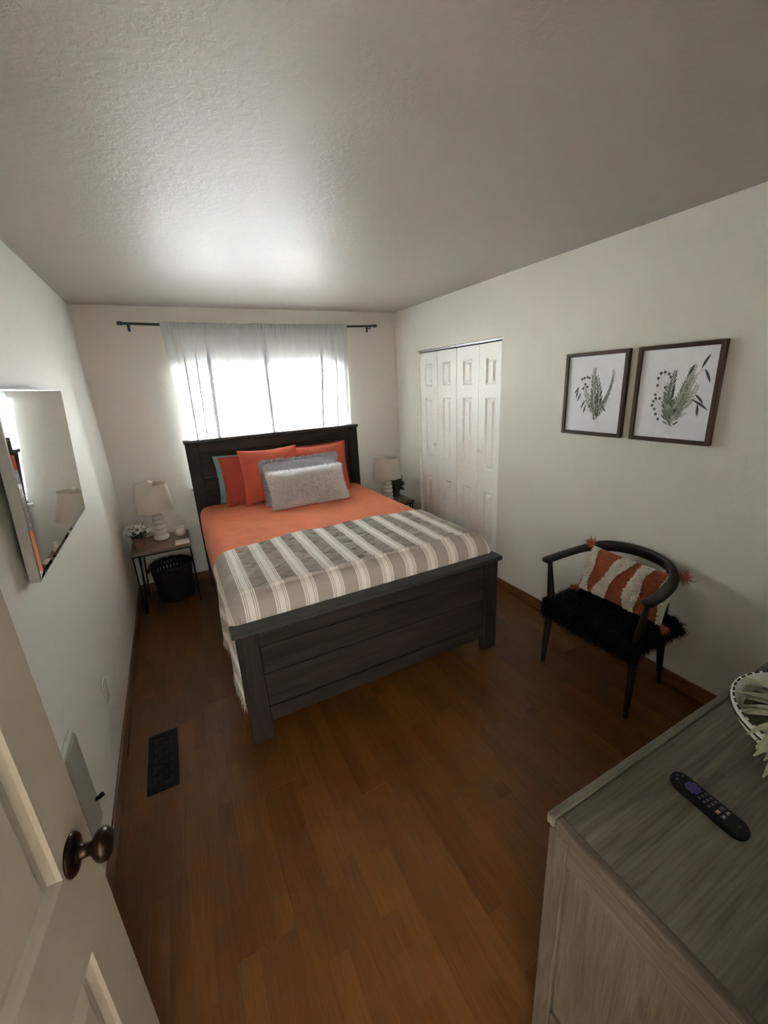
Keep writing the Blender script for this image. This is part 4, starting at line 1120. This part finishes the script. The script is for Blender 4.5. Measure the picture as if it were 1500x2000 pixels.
# ------------------------------------------------------------------ dresser in the near corner
DRX0, DRX1, DRY1, DRY0, DRZ = 1.066, 2.42, -3.702, YN + .004, .87
dr = thing('dresser', ((DRX0 + DRX1) / 2, (DRY0 + DRY1) / 2, 0), 'whitewashed grey oak dresser standing in the near right corner', 'dresser')
e = .0
MB().bbox(DRX0 + .0215, DRX1 - .0215, DRY0, DRY1 - .0205, DRZ - .025, DRZ - .002, .0015).build('top_panel', 'dtop', dr, world=True)
MB().bbox(DRX0 + .0, DRX1 - .0, DRY1 - .0195, DRY1, DRZ - .026, DRZ, .004, 2).build('top_edge_strip', 'dtop', dr, world=True)
for xa in (DRX0, DRX1 - .021):
    MB().bbox(xa, xa + .021, DRY0, DRY1 - .0205, DRZ - .026, DRZ, .004, 2).build('top_edge_strip', 'dresx', dr, world=True)
MB().bbox(DRX0 + .006, DRX1 - .006, DRY0 + .004, DRY1 - .006, DRZ - .036, DRZ - .0265, .002).build('bead_moulding', 'dresx', dr, world=True)
LEG = .205
for xa in (DRX0 + .004, DRX1 - .044):
    for ya in (DRY0 + .005, DRY1 - .050):
        MB().bbox(xa, xa + .04, ya, ya + .045, 0, DRZ - .037, .003).build('post', 'dres', dr, world=True)
    MB().bbox(xa + .002, xa + .030, DRY0 + .051, DRY1 - .051, DRZ - .105, DRZ - .037, .002).build('side_rail', 'dresx', dr, world=True)
    MB().bbox(xa + .002, xa + .030, DRY0 + .051, DRY1 - .051, LEG, LEG + .05, .002).build('side_rail', 'dresx', dr, world=True)
    MB().bbox(xa + .010, xa + .026, DRY0 + .051, DRY1 - .051, LEG + .051, DRZ - .106, .001).build('side_panel', 'dres', dr, world=True)
MB().bbox(DRX0 + .045, DRX1 - .045, DRY0 + .006, DRY0 + .018, LEG, DRZ - .038, .001).build('back_panel', 'dres', dr, world=True)
MB().bbox(DRX0 + .045, DRX1 - .045, DRY0 + .02, DRY1 - .04, LEG, LEG + .02, .001).build('bottom_panel', 'dres', dr, world=True)
nw = (DRX1 - DRX0 - .09) / 3
for i in range(3):
    for j in range(2):
        x0 = DRX0 + .045 + i * nw; z0 = LEG + .022 + j * .3
        dw = MB().bbox(x0 + .004, x0 + nw - .004, DRY1 - .035, DRY1 - .012, z0, z0 + .294, .003).build('drawer_front', 'dtop', dr, world=True)
        b = MB(); b.lathe([(.006, 0), (.006, .012), (.014, .018), (.014, .024), (0, .027)], (x0 + nw / 2, DRY1 - .012, z0 + .133), 12, axis='y'); b.build('knob', 'bronze', dw, world=True)

# remote on the dresser
rm = thing('remote_control', (1.358, -3.858, DRZ - .0015), 'slim black remote control with purple pad on the dresser', 'remote')
rm.rotation_euler = (0, 0, math.radians(-6))
def capsule(b, w, l, z0, z1, n=10, m=0, bev=.003):
    r = w / 2; out = []
    for k in range(n + 1): a = PI * k / n; out.append((r * math.cos(a), l / 2 - r + r * math.sin(a)))
    for k in range(n + 1): a = PI + PI * k / n; out.append((r * math.cos(a), -l / 2 + r + r * math.sin(a)))
    N_ = len(out); vs = []
    for s, z in ((.86, z0), (1, z0 + bev), (1, z1 - bev), (.90, z1)):
        vs += [(x * s, y * (1 - (1 - s) * .3), z) for x, y in out]
    fs = [(r_ * N_ + k, r_ * N_ + (k + 1) % N_, (r_ + 1) * N_ + (k + 1) % N_, (r_ + 1) * N_ + k) for r_ in range(3) for k in range(N_)]
    fs += [tuple(range(N_))[::-1], tuple(3 * N_ + k for k in range(N_))]; b.add(vs, fs, m)
b = MB(); capsule(b, .042, .150, 0, .019, bev=.006); autosmooth(b.build('casing', 'remote', rm), 50)
zt = .0188
b = MB(); b.bbox(-.009, .009, .018, .044, zt, zt + .0022, .001).bbox(-.0135, .0135, .0225, .0395, zt, zt + .0021, .001); b.build('direction_pad', 'rpurple', rm)
b = MB(); b.bbox(-.0045, .0045, .0265, .0355, zt + .002, zt + .0032, .001); b.build('ok_button', 'rpurple', rm)
for (x, y) in ((-.009, .058), (.009, .058), (0, .064)): MB().bbox(x - .0028, x + .0028, y - .0022, y + .0022, zt, zt + .0016, .0008).build('button', 'rbtn', rm)
for j in range(3):
    for i in range(3):
        x, y = (i - 1) * .0105, .011 - j * .0095; MB().bbox(x - .0032, x + .0032, y - .0026, y + .0026, zt, zt + .0018, .0008).build('button', 'rbtn', rm)
for (x, y, mt_) in ((-.0075, -.023, 'rpink'), (.0075, -.022, 'rbtn'), (-.0075, -.034, 'rwhite'), (.0075, -.033, 'rwhite')):
    k = MB().bbox(x - .0058, x + .0058, y - .0038, y + .0038, zt, zt + .0018, .0008).build('shortcut_key', 'rbtn', rm)
    if mt_ == 'rpink': MB().box(x - .0045, x + .0045, y - .0028, y + .0028, zt + .0018, zt + .0020).build('key_print', mt_, k)
    elif mt_ == 'rwhite': MB().box(x - .0035, x + .0035, y - .0008, y + .0010, zt + .0018, zt + .0020).build('key_print', mt_, k)
MB().box(-.006, .006, -.0587, -.0575, zt + .0001, zt + .0004).build('maker_mark', 'rbtn', rm)

# canvas bowl with pale strap-leaved greenery
M['moss'] = plain('dark_moss', (.12, .115, .06), .95, var=.5, vscale=60)  # filler under the leaves, darker than they are
bw = thing('stitched_bowl', (1.768, -3.913, DRZ - .0015), 'white bowl with dark stitched rim holding pale greenery on the dresser', 'bowl')
BR, BHt = .187, .060
pr = [(0, 0), (.145, 0), (.160, .005), (.177, .024), (BR, .048), (BR + .002, BHt), (BR - .006, BHt + .002), (BR - .009, .046), (.167, .024), (.150, .011), (0, .009)]
b = MB(); b.lathe(pr, (0, 0, 0), 48); autosmooth(b.build('bowl_wall', 'canvas', bw), 45)
sm = None
for k in range(46):
    a = 2 * PI * k / 46
    if sm is None:
        st_ = MB().bbox(-.0022, .0022, -.0075, .0075, -.002, .002, .001).build('stitch', 'stitch', bw); sm = st_.data
    else:
        st_ = bpy.data.objects.new('stitch', sm); COL.objects.link(st_); st_.parent = bw
    st_.location = ((BR - .004) * math.cos(a), (BR - .004) * math.sin(a), BHt + .0025); st_.rotation_euler = (0, 0, a)
b = MB(); b.tube([((BR + .002) * math.cos(2 * PI * k / 48), (BR + .002) * math.sin(2 * PI * k / 48), BHt - .012) for k in range(49)], .0022, 6, cap=False); b.build('rim_cord', 'stitch', bw)
gr = thing('faux_greenery', (1.768, -3.913, DRZ + .012), 'pale sage strap leaved greenery spilling out of the stitched bowl', 'plant')
lv = leafshape(.105, .020, .22, 5); lmesh = None
for k in range(170):
    a = random.uniform(0, 2 * PI); r = .10 * math.sqrt(random.random()); el = random.uniform(.0, .25)
    p = Vector((r * math.cos(a), r * math.sin(a), .030 + .03 * random.random()))
    if k < 26:                                      # the ones spilling over the near rim towards the remote
        a = random.uniform(PI * .87, PI * 1.12); rr_ = random.uniform(.12, .178); p = Vector((rr_ * math.cos(a), rr_ * math.sin(a), .05 + .03 * random.random())); el = random.uniform(-.55, -.1)
    d = Vector((math.cos(a) * math.cos(el), math.sin(a) * math.cos(el), math.sin(el)))
    if lmesh is None: o = mk('leaf', lv[0], lv[1], 'lambsear', gr, True); lmesh = o.data
    else: o = bpy.data.objects.new('leaf', lmesh); COL.objects.link(o); o.parent = gr
    o.location = p; q = d.to_track_quat('X', 'Z') ; o.rotation_euler = q.to_euler(); s = random.uniform(.6, 1.0); o.scale = (s, s, s)
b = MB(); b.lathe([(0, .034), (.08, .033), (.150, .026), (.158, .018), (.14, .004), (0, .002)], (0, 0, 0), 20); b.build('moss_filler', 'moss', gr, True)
